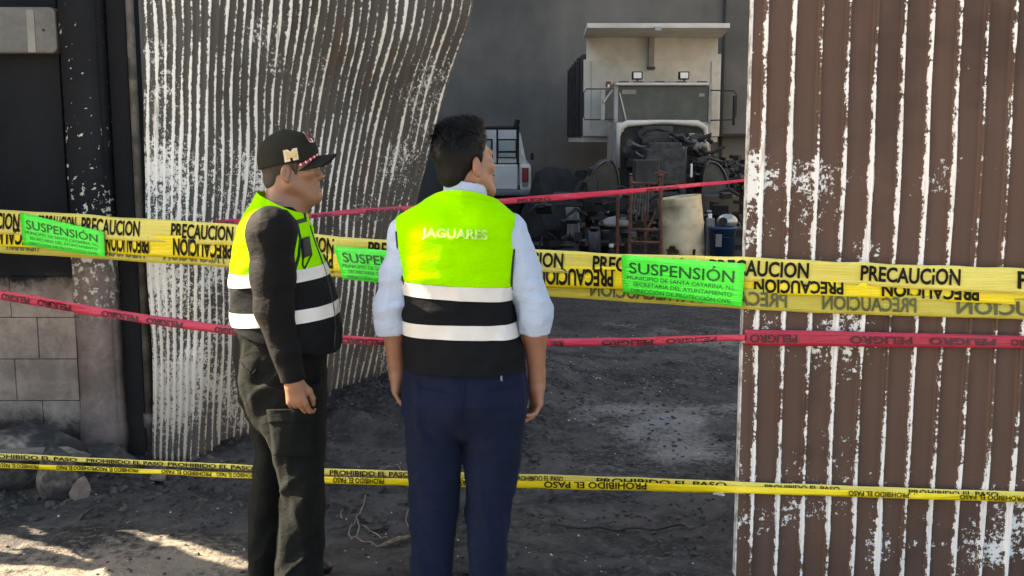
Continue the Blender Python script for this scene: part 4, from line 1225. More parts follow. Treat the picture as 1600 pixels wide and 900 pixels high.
pbox(815.5, 262, 826, 285, YP - 0.02, YP + 0.06, 0.015, mb); mb.done('tail_light', M_taillight, pk)
pbox(816.5, 285, 825, 291, YP - 0.018, YP + 0.05, 0.01).done('reverse_lamp', M_greyplastic, pk)
mb = MB(); pbox(694, 262, 704, 285, YP - 0.02, YP + 0.06, 0.015, mb); mb.done('tail_light', M_taillight, pk)
pbox(690, 297, 830, 306, YP - 0.14, YP + 0.05, 0.03).done('bumper', M_greyplastic, pk)
rk = MB()
rk.tube([q(700, 199.5, 20.9), q(812, 199.5, 20.9)], 0.035, 6)
for px, top in ((705, 189), (809, 187), (777, 200)):
    rk.tube([q(px, top, 20.9), q(px, 257, 20.9)], 0.032 if px != 777 else 0.022, 6)
rk.tube([q(809, 187, 20.9), q(806, 199, 20.9)], 0.06, 6)
rk.tube([q(705, 187, 20.9), q(709, 199, 20.9)], 0.06, 6)
rk.done('rack', M_black, pk)
mo = pbox(829, 239, 834, 250, 22.6, 22.7, 0.02).done('mirror', M_black, pk)
pbox(814, 233, 818, 243, 21.3, 21.36, 0.006).done('side_glint', M_whitepl, pk)
def pkwheel(x, y):
    o = MB().lathe([(0.2, -0.1), (0.33, -0.1), (0.36, -0.06), (0.36, 0.06), (0.33, 0.1), (0.2, 0.1)], (x, y, 0.36), 24, 'x').done('tyre', M_rubber, pk, True)
    MB().lathe([(0, -0.06), (0.2, -0.08), (0.2, 0.08), (0, 0.06)], (x, y, 0.36), 16, 'x').done('rim', M_greyplastic, o, True)
for x in (lx + 0.12, rx - 0.12):
    for y in (YP + 1.0, YP + 4.0): pkwheel(x, y)
MB().box((lx + 0.2, YP + 0.3, 0.36), (rx - 0.2, YP + 4.4, zbm)).done('chassis', M_black, pk)

# ------------------------------------------------------------------ things standing in the hall
a = P(866, 330, 17.4)
rock('burnt_heap', (a.x, 17.7, 0.42), (0.62, 0.45, 0.85), 44, M_black, 'big rounded black burnt heap between the pickup and the dump truck', 'burnt heap', 7, 4, 0.06)
def scrap(name, n, box, mat, seed, sz):
    r = random.Random(seed); mb = MB()
    for k in range(n):
        px = r.uniform(box[0], box[1]); Y = r.uniform(box[4], box[5]); py = r.uniform(box[2], box[3])
        p = P(px, py, Y); p.z = max(p.z, sz * 0.5)
        if k % 3:
            M_ = Matrix.Translation(p) @ Matrix.Rotation(r.uniform(0, 3.1), 4, 'Z') @ Matrix.Rotation(r.uniform(-0.7, 0.7), 4, 'X')
            a_, b_, c_ = (r.uniform(0.3, 1) * sz for _ in range(3))
            mb.box((-a_, -b_ * 0.5, -c_ * 0.5), (a_, b_ * 0.5, c_ * 0.5), 0.0, M_)
        else:
            q = p + Vector((r.uniform(-3, 3) * sz, r.uniform(-1, 1) * sz, r.uniform(-1.2, 1.5) * sz)); q.z = max(q.z, 0.02)
            m_ = p.lerp(q, 0.5) + Vector((0, 0, r.uniform(-0.5, 0.8) * sz))
            mb.tube([p, m_, q], sz * r.uniform(0.08, 0.2), 5)
    o = mb.done(name, mat, None, False, loc=(0, 0, 0)); o['kind'] = 'stuff'
scrap('burnt_scrap', 90, (885, 1165, 335, 392, 13.6, 15.3), M_truckdark, 3, 0.10)
scrap('charred_scrap', 90, (840, 1165, 300, 392, 14.0, 15.4), M_black, 4, 0.14)
scrap('ashen_scrap', 34, (885, 1165, 330, 390, 13.5, 15.2), M_greyplastic, 5, 0.06)
scrap('bench_scrap', 60, (1108, 1168, 240, 300, 16.6, 18.6), M_truckdark, 6, 0.10)
# scorched plastic drum, softened and leaning
a = P(1066, 400, 13.0); r = (P(1101, 350, 13.0).x - P(1031, 350, 13.0).x) / 2
H = P(1066, 306, 13.0).z
M_drumhead = simple('dusty_drum_head', (0.38, 0.37, 0.33), 0.6, 0.2, 6, dirt=(0.12, 0.11, 0.10))
drum = thing('melted_drum', (a.x, 13.0, 0), 'cream plastic drum, melted and sagging, standing in front of the dump truck', 'drum')
n, m = 40, 26
vs = []
for i in range(m + 1):
    t = i / m
    for k in range(n):
        an = 2 * math.pi * k / n
        rr = r * (0.93 + 0.05 * math.sin(t * 3.0)) + 0.012 * (math.exp(-((t - 0.34) / 0.02) ** 2) + math.exp(-((t - 0.66) / 0.02) ** 2))
        nz = float(vn(np.array([[math.cos(an) * 1.6, math.sin(an) * 1.6, t * 3.0]]), 5)[0])
        rr *= 1 + 0.07 * nz * (0.4 + t)
        if t > 0.55: rr *= 1 + 0.10 * (t - 0.55) * math.cos(an - 2.6) - 0.30 * max(0, math.cos(an + 2.2)) ** 4 * math.exp(-((t - 0.8) / 0.12) ** 2)
        x = a.x + rr * math.cos(an) - 0.05 * (t - 0.3)
        y = 13.0 + rr * math.sin(an)
        z = H * t * (1 + 0.035 * t * math.cos(an)) 
        if i == m: z -= 0.01
        vs.append((x, y, z))
fs = [(i * n + k, i * n + (k + 1) % n, (i + 1) * n + (k + 1) % n, (i + 1) * n + k) for i in range(m) for k in range(n)]
# the front of the wall below is burnt through
def keep(f):
    c = sum((Vector(vs[i]) for i in f), Vector()) / 4
    an = math.atan2(c.y - 13.0, c.x - a.x); t = c.z / H
    return not (t < 0.30 + 0.10 * math.sin(an * 5) and -2.6 < an < -1.05 and t > 0.02)
fs = [f for f in fs if keep(f)]
o = mk('shell', vs, fs, M_drum, drum, True); sd = o.modifiers.new('t', 'SOLIDIFY'); sd.thickness = 0.006
base = (m - 2) * n
top = [Vector(vs[base + k]) for k in range(n)]; cc = sum(top, Vector()) / n
mk('head', [cc - Vector((0, 0, 0.06))] + [t - Vector((0, 0, 0.035)) for t in top], [(0, 1 + k, 1 + (k + 1) % n) for k in range(n)], M_drumhead, drum, True)
MB().lathe([(0.035, 0), (0.035, 0.02), (0, 0.02)], cc + Vector((0.05, -0.08, -0.05)), 10).done('bung', M_steel_dark, drum)
# rusty trestle with a dark box on it
rs = thing('rusty_stand', (P(1020, 400, 12.6).x, 12.6, 0), 'rusty iron frame stand beside the melted drum', 'stand')
fr = MB(); 
def leg(px0, py0, px1, Y, r=0.022):
    a = P(px0, py0, Y); b = P(px1, 400, Y); return MB().tube([a, (b.x, Y, 0.0)], r, 6)
for (p0, p1, Y) in ((986, 983, 12.55), (1030, 1036, 12.5), (1006, 1010, 13.1), (1034, 1030, 13.1)):
    leg(p0, 275, p1, Y).done('leg', M_rust, rs)
for py in (286, 358, 378):
    MB().tube([P(986, py, 12.54), P(1032, py + 1, 12.52)], 0.018, 6).done('rail', M_rust, rs)
MB().tube([P(1026, 328, 12.53), P(1008, 366, 12.53)], 0.015, 6).done('brace', M_rust, rs)
pbox(1028, 270, 1038, 276, 12.44, 12.5, 0.01).done('clamp', M_rust, rs)
MB().tube([P(1022, 272, 12.46), P(1033, 268, 12.45), P(1045, 273, 12.46)], 0.016, 6).done('clamp_bar', M_rust, rs)
st = MB(); a0 = P(1006, 320, 12.7)
for k in range(7):
    st.tube([P(990 + k * 4, 282 + (k % 3) * 4, 12.62), P(985 + k * 4.4, 345 - (k % 2) * 9, 12.58)], 0.012, 5)
st.done('hanging_rods', M_steel_grey, rs)
bx = MB(); aa = P(992, 288, 12.75); bb = P(1031, 250, 12.75)
M4 = Matrix.Translation(Vector((0, 0, 0)))
bx.box((aa.x, 12.75, aa.z), (bb.x, 13.05, bb.z), 0.015)
tag(bx.done('metal_box', M_truckdark, None), 'dark grey flat metal box resting on the rusty stand', 'box')
po = thing('steel_post', (P(965, 395, 13.2).x, 13.2, 0), 'short brown iron post standing left of the rusty stand', 'post')
MB().tube([(P(965, 395, 13.2).x, 13.2, 0), P(965, 304, 13.2)], 0.022, 8).done('tube', M_rust, po)
MB().box((P(965, 395, 13.2).x - 0.07, 13.13, -0.01), (P(965, 395, 13.2).x + 0.07, 13.27, 0.02), 0.005).done('foot_plate', M_rust, po)
# blue bucket with a helmet-like white lid and other small things by the brown leaf
bx = P(1128, 392, 12.8)
bu = thing('blue_bucket', (bx.x, 12.8, 0), 'blue plastic bucket with a soot streaked side to the right of the drum', 'bucket')
zt2 = P(1128, 354, 12.8).z
MB().lathe([(0, 0.0), (0.13, 0.0), (0.16, zt2 - 0.03), (0.172, zt2 - 0.03), (0.172, zt2), (0.15, zt2), (0.13, 0.03), (0, 0.03)], (bx.x, 12.8, 0), 28).done('tub', M_blue, bu, True)
MB().tube([(bx.x - 0.17, 12.79, zt2 - 0.03), (bx.x - 0.1, 12.65, zt2 - 0.12), (bx.x + 0.1, 12.65, zt2 - 0.12), (bx.x + 0.17, 12.79, zt2 - 0.03)], 0.006, 5).done('handle', M_steel_dark, bu)
pbox(1118, 366, 1128, 386, 12.62, 12.64, 0.002).done('label_patch', M_greyplastic, bu)
hx = P(1136, 346, 13.0)
hb_ = thing('round_canister', tuple(P(1136, 356, 13.0)), 'round shiny grey canister lying on the drum shelf behind the blue bucket', 'canister')
sh = SDF(); sh.ell(tuple(hx), (0.13, 0.11, 0.095)); v_, f_ = sh.mesh(0.012)
mk('shell', v_, f_, simple('scuffed_chrome', (0.35, 0.36, 0.36), 0.28, 0.2, 8, 0.6), hb_, True)
MB().lathe([(0.05, -0.03), (0.05, 0), (0.035, 0.0), (0, -0.01)], (hx.x - 0.07, hx.y - 0.09, hx.z + 0.01), 16, 'y').done('opening_ring', M_black, hb_)
stl = thing('dark_crate', (P(1142, 390, 13.2).x, 13.25, 0), 'low scorched crate standing behind the blue bucket', 'crate')
c0_ = P(1112, 357, 13.05); c1_ = P(1166, 357, 13.05)
cm = MB(); cm.box((c0_.x, 13.0, 0.0), (c1_.x, 13.5, c0_.z - 0.003), 0.01); cm.done('box', M_black, stl)
for k in range(3):
    zz = 0.05 + k * (c0_.z - 0.1) / 3
    MB().box((c0_.x - 0.004, 12.985, zz), (c1_.x + 0.004, 12.998, zz + 0.10), 0.003).done('slat', M_truckdark, stl)
jc = thing('jerrycan', (P(1110, 395, 12.9).x, 12.9, 0), 'small white plastic jerrycan behind the drum', 'jerrycan')
j0 = P(1104, 354, 12.95); j1 = P(1114, 334, 12.95)
MB().box((j0.x - 0.01, 12.9, 0), (j1.x + 0.02, 12.99, j1.z - 0.05), 0.02).done('body', M_greyplastic, jc)
MB().lathe([(0.025, 0), (0.025, 0.05), (0, 0.05)], ((j0.x + j1.x) / 2, 12.94, j1.z - 0.05), 10).done('cap', M_whitepl, jc)
# left of the stand: bucket, basin, bottle, grey bag shapes
k0 = P(966, 395, 14.2)
bu2 = thing('dark_bucket', (k0.x - 0.05, 14.2, 0), 'dark bucket covered by a pale cloth lid under the truck bumper', 'bucket')
zt3 = P(966, 350, 14.2).z
MB().lathe([(0, 0), (0.17, 0), (0.21, zt3), (0, zt3)], (k0.x - 0.05, 14.2, 0), 24).done('tub', M_black, bu2, True)
MB().lathe([(0.24, zt3 - 0.02), (0.22, zt3 + 0.02), (0.10, zt3 + 0.09), (0, zt3 + 0.11)], (k0.x - 0.05, 14.2, 0.0), 24).done('lid', M_greyplastic, bu2, True)
w0 = P(926, 395, 14.0)
fn = thing('grey_wheel_rim', (w0.x, 14.0, 0), 'pale steel wheel rim standing on edge left of the dark bucket', 'wheel rim')
zc2 = P(926, 352, 14.0).z
zc2 = R_ = 0.24
MB().lathe([(R_ * 0.62, -0.07), (R_, -0.07), (R_ * 0.86, -0.02), (R_ * 0.86, 0.05), (R_, 0.09), (R_ * 0.6, 0.09)], (w0.x, 14.0, zc2), 26, 'x').done('rim', M_truckdark, fn, True)
MB().lathe([(0, 0.0), (R_ * 0.7, 0.02), (R_ * 0.85, -0.02)], (w0.x, 14.0, zc2), 26, 'x').done('disc', M_greyplastic, fn, True)
t0 = P(895, 395, 14.6)
tb = thing('broken_panel', (t0.x, 14.6, 0), 'bent pale body panel leaning at the left below the upper red tape', 'panel')
vs = []; 
for i in range(9):
    for j in range(7):
        u, v = i / 8, j / 6
        p = P(882 + 20 * u + 4 * math.sin(v * 2), 316 + 54 * v + 3 * math.sin(u * 3), 14.6 - 0.25 * v + 0.06 * math.sin(u * 4))
        vs.append(p)
vs = [Vector((p.x, p.y, max(0.0, p.z))) for p in vs]
o = mk('skin', vs, grid_faces(9, 7), M_greyplastic, tb, True); sd = o.modifiers.new('t', 'SOLIDIFY'); sd.thickness = 0.012
bo = P(955, 395, 13.4)
bt = thing('bottle', (bo.x, 13.4, 0), 'small dark bottle with a pale cap on the hall floor left of the iron post', 'bottle')
MB().lathe([(0, 0), (0.06, 0), (0.06, 0.2), (0.025, 0.27), (0.025, 0.3)], (bo.x, 13.4, 0), 16).done('body', M_black, bt, True)
MB().lathe([(0.03, 0.3), (0.03, 0.34), (0, 0.34)], (bo.x, 13.4, 0), 12).done('cap', M_whitepl, bt)
# workbench at the right behind
wb = thing('workbench', (P(1150, 330, 19).x, 19.5, 0), 'dark workbench with scattered parts behind the truck at the right', 'workbench')
w0_, w1_ = P(1118, 268, 19), P(1260, 268, 19)
MB().box((w0_.x, 19.0, w0_.z - 0.06), (w1_.x, 20.0, w0_.z), 0.01).done('top', M_truckdark, wb)
for x in (w0_.x + 0.06, w1_.x - 0.06):
    for y in (19.06, 19.94): MB().box((x - 0.04, y - 0.04, 0), (x + 0.04, y + 0.04, w0_.z - 0.06)).done('leg', M_truckdark, wb)
MB().box((w0_.x + 0.05, 19.9, 0.1), (w1_.x - 0.05, 19.95, w0_.z - 0.1)).done('back_panel', M_black, wb)
bx1 = P(1140, 268, 19.1); b2 = P(1158, 250, 19.1)
tag(MB().box((bx1.x, 19.1, w0_.z), (b2.x, 19.4, b2.z), 0.02).done('parts_box', M_engine, None), 'small grey parts box on the dark workbench', 'box')

# ------------------------------------------------------------------ people
def Rz(a): c, s = math.cos(a), math.sin(a); return np.array([[c, -s, 0], [s, c, 0], [0, 0, 1.0]])
def Rx(a): c, s = math.cos(a), math.sin(a); return np.array([[1, 0, 0], [0, c, -s], [0, s, c]])
def Ry(a): c, s = math.cos(a), math.sin(a); return np.array([[c, 0, s], [0, 1, 0], [-s, 0, c]])

class Head:
    """local axes: x to the person's right, y the way the face looks, z up; origin between the ears"""
    def __init__(s, O, yaw, pitch, sc): s.O = np.array(tuple(O)); s.R = Rz(-yaw) @ Rx(pitch); s.s = sc
    def w(s, p): return s.O + s.s * (s.R @ np.array(p, float))
    def l(s, q): return ((np.asarray(q) - s.O) / s.s) @ s.R
    def ell(s, D, c, r, k=0.012, sub=False, R=None, clip=None):
        M = s.R if R is None else s.R @ R
        if clip is not None: clip = (s.w(clip[0]), s.R @ np.array(clip[1], float))
        D.ell(s.w(c), np.array(r) * s.s, M, k, sub, clip)
    def cone(s, D, a, b, ra, rb, k=0.012, sub=False): D.cone(s.w(a), s.w(b), ra * s.s, rb * s.s, k, sub)
    def grow(s, D, jowl=0.0, nose=0.0):
        s.ell(D, (0, -0.014, 0.045), (0.076, 0.098, 0.086))
        s.ell(D, (0, 0.030, -0.028), (0.060 + jowl * 0.3, 0.062, 0.086), 0.03)
        for x in (-1, 1):
            s.cone(D, (x * 0.056, 0.005, -0.045), (x * 0.018, 0.078, -0.100), 0.021 + jowl, 0.019 + jowl * 0.5, 0.03)
            s.ell(D, (x * 0.043, 0.062, -0.008), (0.026, 0.022, 0.022), 0.02)
        s.ell(D, (0, 0.086, -0.103), (0.022, 0.016, 0.017), 0.018)
        s.cone(D, (-0.036, 0.080, 0.034), (0.036, 0.080, 0.034), 0.0115, 0.0115, 0.016)
        for x in (-1, 1): s.ell(D, (x * 0.031, 0.101, 0.012), (0.019, 0.017, 0.012), 0.010, True)
        for x in (-1, 1): s.ell(D, (x * 0.031, 0.078, 0.011), (0.014, 0.0125, 0.0115), 0.006)
        s.cone(D, (0, 0.086, 0.022), (0, 0.112 + nose, -0.022), 0.0085, 0.0120, 0.010)
        s.ell(D, (0, 0.110 + nose, -0.027), (0.013, 0.012, 0.0105), 0.006)
        for x in (-1, 1): s.ell(D, (x * 0.013, 0.099 + nose * 0.6, -0.030), (0.009, 0.011, 0.0085), 0.006)
        s.ell(D, (0, 0.086, -0.046), (0.020, 0.016, 0.016), 0.012)
        s.cone(D, (-0.018, 0.093, -0.057), (0.018, 0.093, -0.057), 0.0085, 0.0085, 0.008)
        s.cone(D, (-0.016, 0.093, -0.072), (0.016, 0.093, -0.072), 0.0090, 0.0090, 0.008)
        s.cone(D, (-0.020, 0.1025, -0.0645), (0.020, 0.1025, -0.0645), 0.0018, 0.0018, 0.004, True)
        for x in (-1, 1):
            E = Rz(x * 0.35) @ Rx(-0.15)
            s.ell(D, (x * 0.080, -0.010, -0.002), (0.010, 0.019, 0.032), 0.006, False, E)
            s.ell(D, (x * 0.093, -0.002, 0.002), (0.0095, 0.012, 0.020), 0.003, True, E)
            s.ell(D, (x * 0.084, -0.006, -0.028), (0.007, 0.009, 0.010), 0.005)

def hand(D, wrist, d, f, n, curl=1.0, sc=1.0, thumb_in=0.0):
    d, f, n = (np.array(tuple(Vector(v).normalized())) for v in (d, f, n))
    wr = np.array(tuple(wrist), float)
    def pt(a, b, c=0.0): return wr + sc * (a * d + b * f + c * n)
    D.cone(pt(-0.03, 0), pt(0.02, 0.0), 0.027 * sc, 0.026 * sc, 0.02)
    D.cone(pt(0.03, 0.010), pt(0.075, 0.012), 0.021 * sc, 0.020 * sc, 0.02)
    D.cone(pt(0.03, -0.012), pt(0.072, -0.016), 0.020 * sc, 0.018 * sc, 0.02)
    kn = [(0.090, 0.030, 0.96), (0.095, 0.010, 1.05), (0.091, -0.010, 0.98), (0.083, -0.029, 0.80)]
    for i, (a, b, L) in enumerate(kn):
        D.cone(pt(0.03, b * 0.6), pt(a, b), 0.0125 * sc, 0.0108 * sc, 0.010)
        p = pt(a, b); ang = 0.0
        seg = [(0.043, 0.45), (0.027, 0.65), (0.021, 0.40)]
        r = 0.0100 * sc
        for j, (ln, c) in enumerate(seg):
            ang += c * curl * (1 + 0.12 * i)
            spread = (b / 0.03) * 0.05
            q = p + sc * ln * L * (math.cos(ang) * d + math.sin(ang) * n + spread * f)
            D.cone(p, q, r, r * 0.90, 0.0035)
            p = q; r *= 0.90
    a0, a1, a2, a3 = pt(0.022, 0.018, 0.008), pt(0.052, 0.042, 0.016 + thumb_in), pt(0.082, 0.048, 0.024 + thumb_in), pt(0.105, 0.044, 0.032 + thumb_in)
    D.cone(a0, a1, 0.0165 * sc, 0.0130 * sc, 0.012); D.cone(a1, a2, 0.0120 * sc, 0.0105 * sc, 0.005); D.cone(a2, a3, 0.0105 * sc, 0.0085 * sc, 0.004)

def rowsP(rows, Y, depth):
    """pixel rows (py, left, right) -> stack rows at depth Y; depth: [(py, half depth, y centre)]"""
    out = []
    D = np.array(depth, float)
    for py, l, r in rows:
        a, b = P(l, py, Y), P(r, py, Y)
        hd = np.interp(py, D[:, 0], D[:, 1]); yc = np.interp(py, D[:, 0], D[:, 2])
        out.append((a.z, (a.x + b.x) / 2, yc, (b.x - a.x) / 2, hd))
    return out

def folds(amp, sx, sz, seed, fine=0.3):
    def f(q):
        w = q * np.array([sx, sx, sz])
        w = w + 0.5 * np.stack([vn(q * 4 + 9, seed + 50), vn(q * 4 + 3, seed + 51), vn(q * 4, seed + 52)], 1)
        a = 1 - np.abs(vn(w, seed)) * 2
        b = vn(w * 2.3, seed + 1)
        return -amp * (a * 0.7 + fine * b)
    return f

def bvh(V, Fc): return BVHTree.FromPolygons([Vector(v) for v in V], [tuple(int(i) for i in f) for f in Fc])
def hit(T, px, py, off=0.003):
    d = ray(px, py); o = Vector((0, 0, CAMH))
    r = T.ray_cast(o, d)
    return None if r[0] is None else r[0] - d * off
def drape_quad(T, u, v, quad, off=0.003):
    tl, tr, br, bl = [np.array(q, float) for q in quad]
    out = []
    last = None
    for a, b in zip(u, v):
        p = (tl * (1 - a) + tr * a) * (1 - b) + (bl * (1 - a) + br * a) * b
        h = hit(T, p[0], p[1], off)
        if h is None: h = last if last is not None else P(p[0], p[1], 3.5)
        last = h; out.append(h)
    return out
def patch(name, T, quad, mat, parent, n=8, off=0.004, thick=0.0015):
    A, B = np.meshgrid(np.linspace(0, 1, n + 1), np.linspace(0, 1, n + 1), indexing='ij')
    o = mk(name, drape_quad(T, A.ravel(), B.ravel(), quad, off), grid_faces(n + 1, n + 1), mat, parent, True)
    sd = o.modifiers.new('t', 'SOLIDIFY'); sd.thickness = thick; sd.offset = 0
    return o
def line_on(name, T, pts, r, mat, parent, off=0.003, sub=6):
    c = []
    for i in range(len(pts) - 1):
        for k in range(sub):
            t = k / sub; h = hit(T, pts[i][0] * (1 - t) + pts[i + 1][0] * t, pts[i][1] * (1 - t) + pts[i + 1][1] * t, off)
            if h: c.append(h)
    h = hit(T, *pts[-1], off)
    if h: c.append(h)
    if len(c) > 1: return MB().tube(c, r, 6).done(name, mat, parent, True)
def cutplane(a, b, Y):
    A, B = P(a[0], a[1], Y), P(b[0], b[1], Y)
    d = (B - A).normalized()
    return A, Vector((-d.z, 0, d.x))
def neg(pl): return (pl[0], -pl[1])

def shoe(name, c, yaw, parent, L=0.28):
    D = SDF(); R = Rz(yaw); cc = np.array(c, float)
    def w(x, y, z): return cc + R @ np.array([x, y, z])
    D.ell(w(0, 0.06, 0.035), (0.048, 0.125, 0.05), R, 0.03, False, (w(0, 0, 0.002), (0, 0, -1)))
    D.ell(w(0, -0.06, 0.045), (0.04, 0.075, 0.06), R, 0.03, False, (w(0, 0, 0.002), (0, 0, -1)))
    D.cone(w(0, -0.06, 0.05), w(0, -0.07, 0.13), 0.045, 0.05, 0.03)
    v, f = D.mesh(0.008)
    o = mk(name, v, f, M_leather, parent, True)
    D = SDF(); D.ell(w(0, 0.055, 0.008), (0.052, 0.13, 0.012), R); D.ell(w(0, -0.07, 0.01), (0.043, 0.07, 0.014), R)
    v, f = D.mesh(0.007); mk('sole', v, f, M_sole, o, True)

# ================================================================== the man in the white shirt (back turned, looking right)
Y2 = 3.60
p2 = thing('person', (P(725, 600, Y2).x, Y2, 0), 'man in white shirt, navy trousers and yellow vest, seen from behind looking right', 'person')
hd2 = Head(P(728, 258, Y2), math.radians(54), math.radians(6), 0.98)
A2 = dict(shL=P(634, 366, Y2), elL=P(612, 478, Y2 - 0.03), wrL=P(620, 578, Y2 + 0.03), shR=P(797, 362, Y2), elR=P(834, 485, Y2 - 0.03), wrR=P(839, 595, Y2 + 0.03))
D = SDF()
hd2.grow(D, 0.002, -0.002)
nk = P(725, 318, Y2 - 0.005)
D.cone(hd2.w((0, -0.018, -0.035)), nk, 0.050, 0.056, 0.02)
D.stack(rowsP([(318, 680, 770), (345, 640, 788), (400, 640, 792), (500, 650, 800), (590, 655, 800)], Y2, [(318, .06, Y2), (345, .09, Y2), (590, .10, Y2)]), 2.2, 0.03)
for s in 'LR':
    D.cone(A2['sh' + s], A2['el' + s], 0.046, 0.040, 0.02)
    e, w_ = np.array(A2['el' + s]), np.array(A2['wr' + s])
    D.cone(e, e * 0.7 + w_ * 0.3, 0.040, 0.043, 0.02)
    D.cone(e * 0.7 + w_ * 0.3, w_, 0.043, 0.0265, 0.02)
hand(D, A2['wrL'], (0.03, 0.02, -1), (0.25, 1, 0.0), (1, -0.25, 0), 0.75, 0.93)
hand(D, A2['wrR'], (-0.02, 0.02, -1), (-0.45, 1, 0.0), (-1, -0.45, 0), 0.85, 0.97)
V, Fc = D.mesh(0.0033)
mk('body', V, Fc, M_skin2, p2, True)
# hair
D = SDF()
cl_ = ((0, -0.010, -0.002), (0, 0.75, -0.66))
hd2.ell(D, (0, -0.016, 0.047), (0.0815, 0.105, 0.094), 0.01, False, None, cl_)
hd2.ell(D, (0, 0.000, 0.098), (0.062, 0.066, 0.043), 0.03)
hd2.cone(D, (-0.032, 0.044, 0.126), (0.032, 0.044, 0.126), 0.019, 0.019, 0.02)
hd2.ell(D, (0, -0.062, -0.022), (0.058, 0.048, 0.052), 0.02, False, None, ((0, -0.03, -0.066), (0, 0.25, -0.96)))
for x in (-1, 1): hd2.cone(D, (x * 0.072, 0.018, 0.03), (x * 0.0715, 0.016, 0.012), 0.0075, 0.005, 0.008)
for x in (-1, 1): hd2.ell(D, (x * 0.084, -0.006, -0.004), (0.016, 0.025, 0.037), 0.008, True)
def hdisp(q):
    l = hd2.l(q); top = np.clip((l[:, 2] - 0.06) / 0.05, 0.08, 0.8)
    return -top * (0.0035 * vn(l * np.array([110, 22, 30]), 3) + 0.0025 * vn(l * np.array([190, 50, 60]), 4))
D.disp = hdisp
V, Fc = D.mesh(0.0035)
hair2 = mk('hair', V, Fc, M_hair, p2, True)
def strands(V, Fc, H, n, seed, parent, mat, lo_z=-0.05, L=(0.018, 0.034)):
    r = np.random.default_rng(seed)
    Fc = np.asarray(Fc); c = V[Fc].mean(1)
    nn = np.cross(V[Fc[:, 2]] - V[Fc[:, 0]], V[Fc[:, 3]] - V[Fc[:, 1]]); nn /= np.linalg.norm(nn, axis=1)[:, None] + 1e-12
    lc = H.l(c); ln = nn @ H.R
    up = np.where((ln[:, 2] > -0.3) & (lc[:, 2] > lo_z))[0]
    pick = r.choice(up, n)
    vs = []; fs = []
    for i in pick:
        p = c[i]; nrm = nn[i]; l = lc[i]
        top = np.clip((l[2] - 0.06) / 0.06, 0, 1)
        # combed up and back on top, straight down at the sides
        tdir = np.array([0.15 * np.sign(l[0]) * (1 - top), -0.75, 0.75 * top - 0.75 * (1 - top)]) + r.normal(0, 0.12, 3)
        t = H.R @ tdir; t = t - nrm * (t @ nrm) * (1 - 0.45 * top); t /= np.linalg.norm(t)
        side = np.cross(t, nrm); side /= np.linalg.norm(side) + 1e-9
        ln_ = r.uniform(*L) * (0.6 + 0.6 * top)
        wdt = 0.0009
        base = len(vs)
        for k, (a, ww) in enumerate(((0, 1), (0.5, 0.8), (1.0, 0.15))):
            q = p + t * ln_ * a + nrm * (0.001 + (0.010 * top + 0.002) * math.sin(a * 2.2))
            vs += [q - side * wdt * ww, q + side * wdt * ww]
        fs += [(base, base + 1, base + 3, base + 2), (base + 2, base + 3, base + 5, base + 4)]
    o = mk('hair_strands', vs, fs, mat, parent, False)
    o['kind'] = 'stuff'
    return o
M_strand = simple('hair_strand', (0.0022, 0.0022, 0.0025), 0.4, 0.3, 60, spec=0.18)
strands(V, Fc, hd2, 2200, 5, hair2, M_strand, 0.045)
# a trimmed beard and moustache
D = SDF()
for x in (-1, 1): hd2.cone(D, (x * 0.045, 0.045, -0.085), (x * 0.012, 0.088, -0.112), 0.012, 0.014, 0.012)
hd2.cone(D, (-0.018, 0.0985, -0.048), (0.018, 0.0985, -0.048), 0.0055, 0.0055, 0.004)
V, Fc = D.mesh(0.0035); mk('beard', V, Fc, M_hair_short, p2, True)

# shirt
D = SDF()
D.stack(rowsP([(330, 660, 778), (345, 634, 792), (400, 632, 796), (500, 644, 800), (575, 648, 806)], Y2, [(330, .07, Y2), (345, .095, Y2), (590, .115, Y2)]), 2.2, 0.03)
for s, cuff in (('L', 521), ('R', 519)):
    a, e, w_ = (np.array(A2[k + s]) for k in ('sh', 'el', 'wr'))
    z0 = P(0, cuff, Y2).z
    D.cone(a, a * 0.5 + e * 0.5, 0.061, 0.057, 0.03)
    t = (e[2] - z0) / (e[2] - w_[2]); c = e + (w_ - e) * (t + 0.12)
    D.cone(a * 0.5 + e * 0.5, e, 0.057, 0.057, 0.02)
    D.cone(e, c, 0.057, 0.053, 0.02, False, (c + np.array([0, 0, 0.035]), (0.0, 0, -1)))
    c2 = e + (w_ - e) * t
    D.cone(e + (w_ - e) * (t - 0.20), c2, 0.0595, 0.056, 0.008, False, (c2 + np.array([0, 0, 0.004]), (0.12 if s == 'L' else -0.05, 0, -1)))
fw, fw2 = folds(0.0065, 10, 15, 5, 0.5), folds(0.004, 22, 9, 6)
D.disp = lambda q: fw(q) + fw2(q)
V, Fc = D.mesh(0.0055)
mk('shirt', V, Fc, M_white_shirt, p2, True)
D = SDF()
D.cone(P(727, 316, Y2 + 0.0), P(727, 284, Y2 + 0.0), 0.076, 0.0725, 0.004, False, (P(729, 290, Y2 + 0.012), (0.10, 0.22, 1)))
D.cone(P(727, 291, Y2 + 0.0), P(727, 268, Y2 + 0.0), 0.064, 0.064, 0.004, True)
D.disp = lambda q: 0.0015 * vn(q * 30, 8)
V, Fc = D.mesh(0.004); mk('collar', V, Fc, M_white_shirt, p2, True)

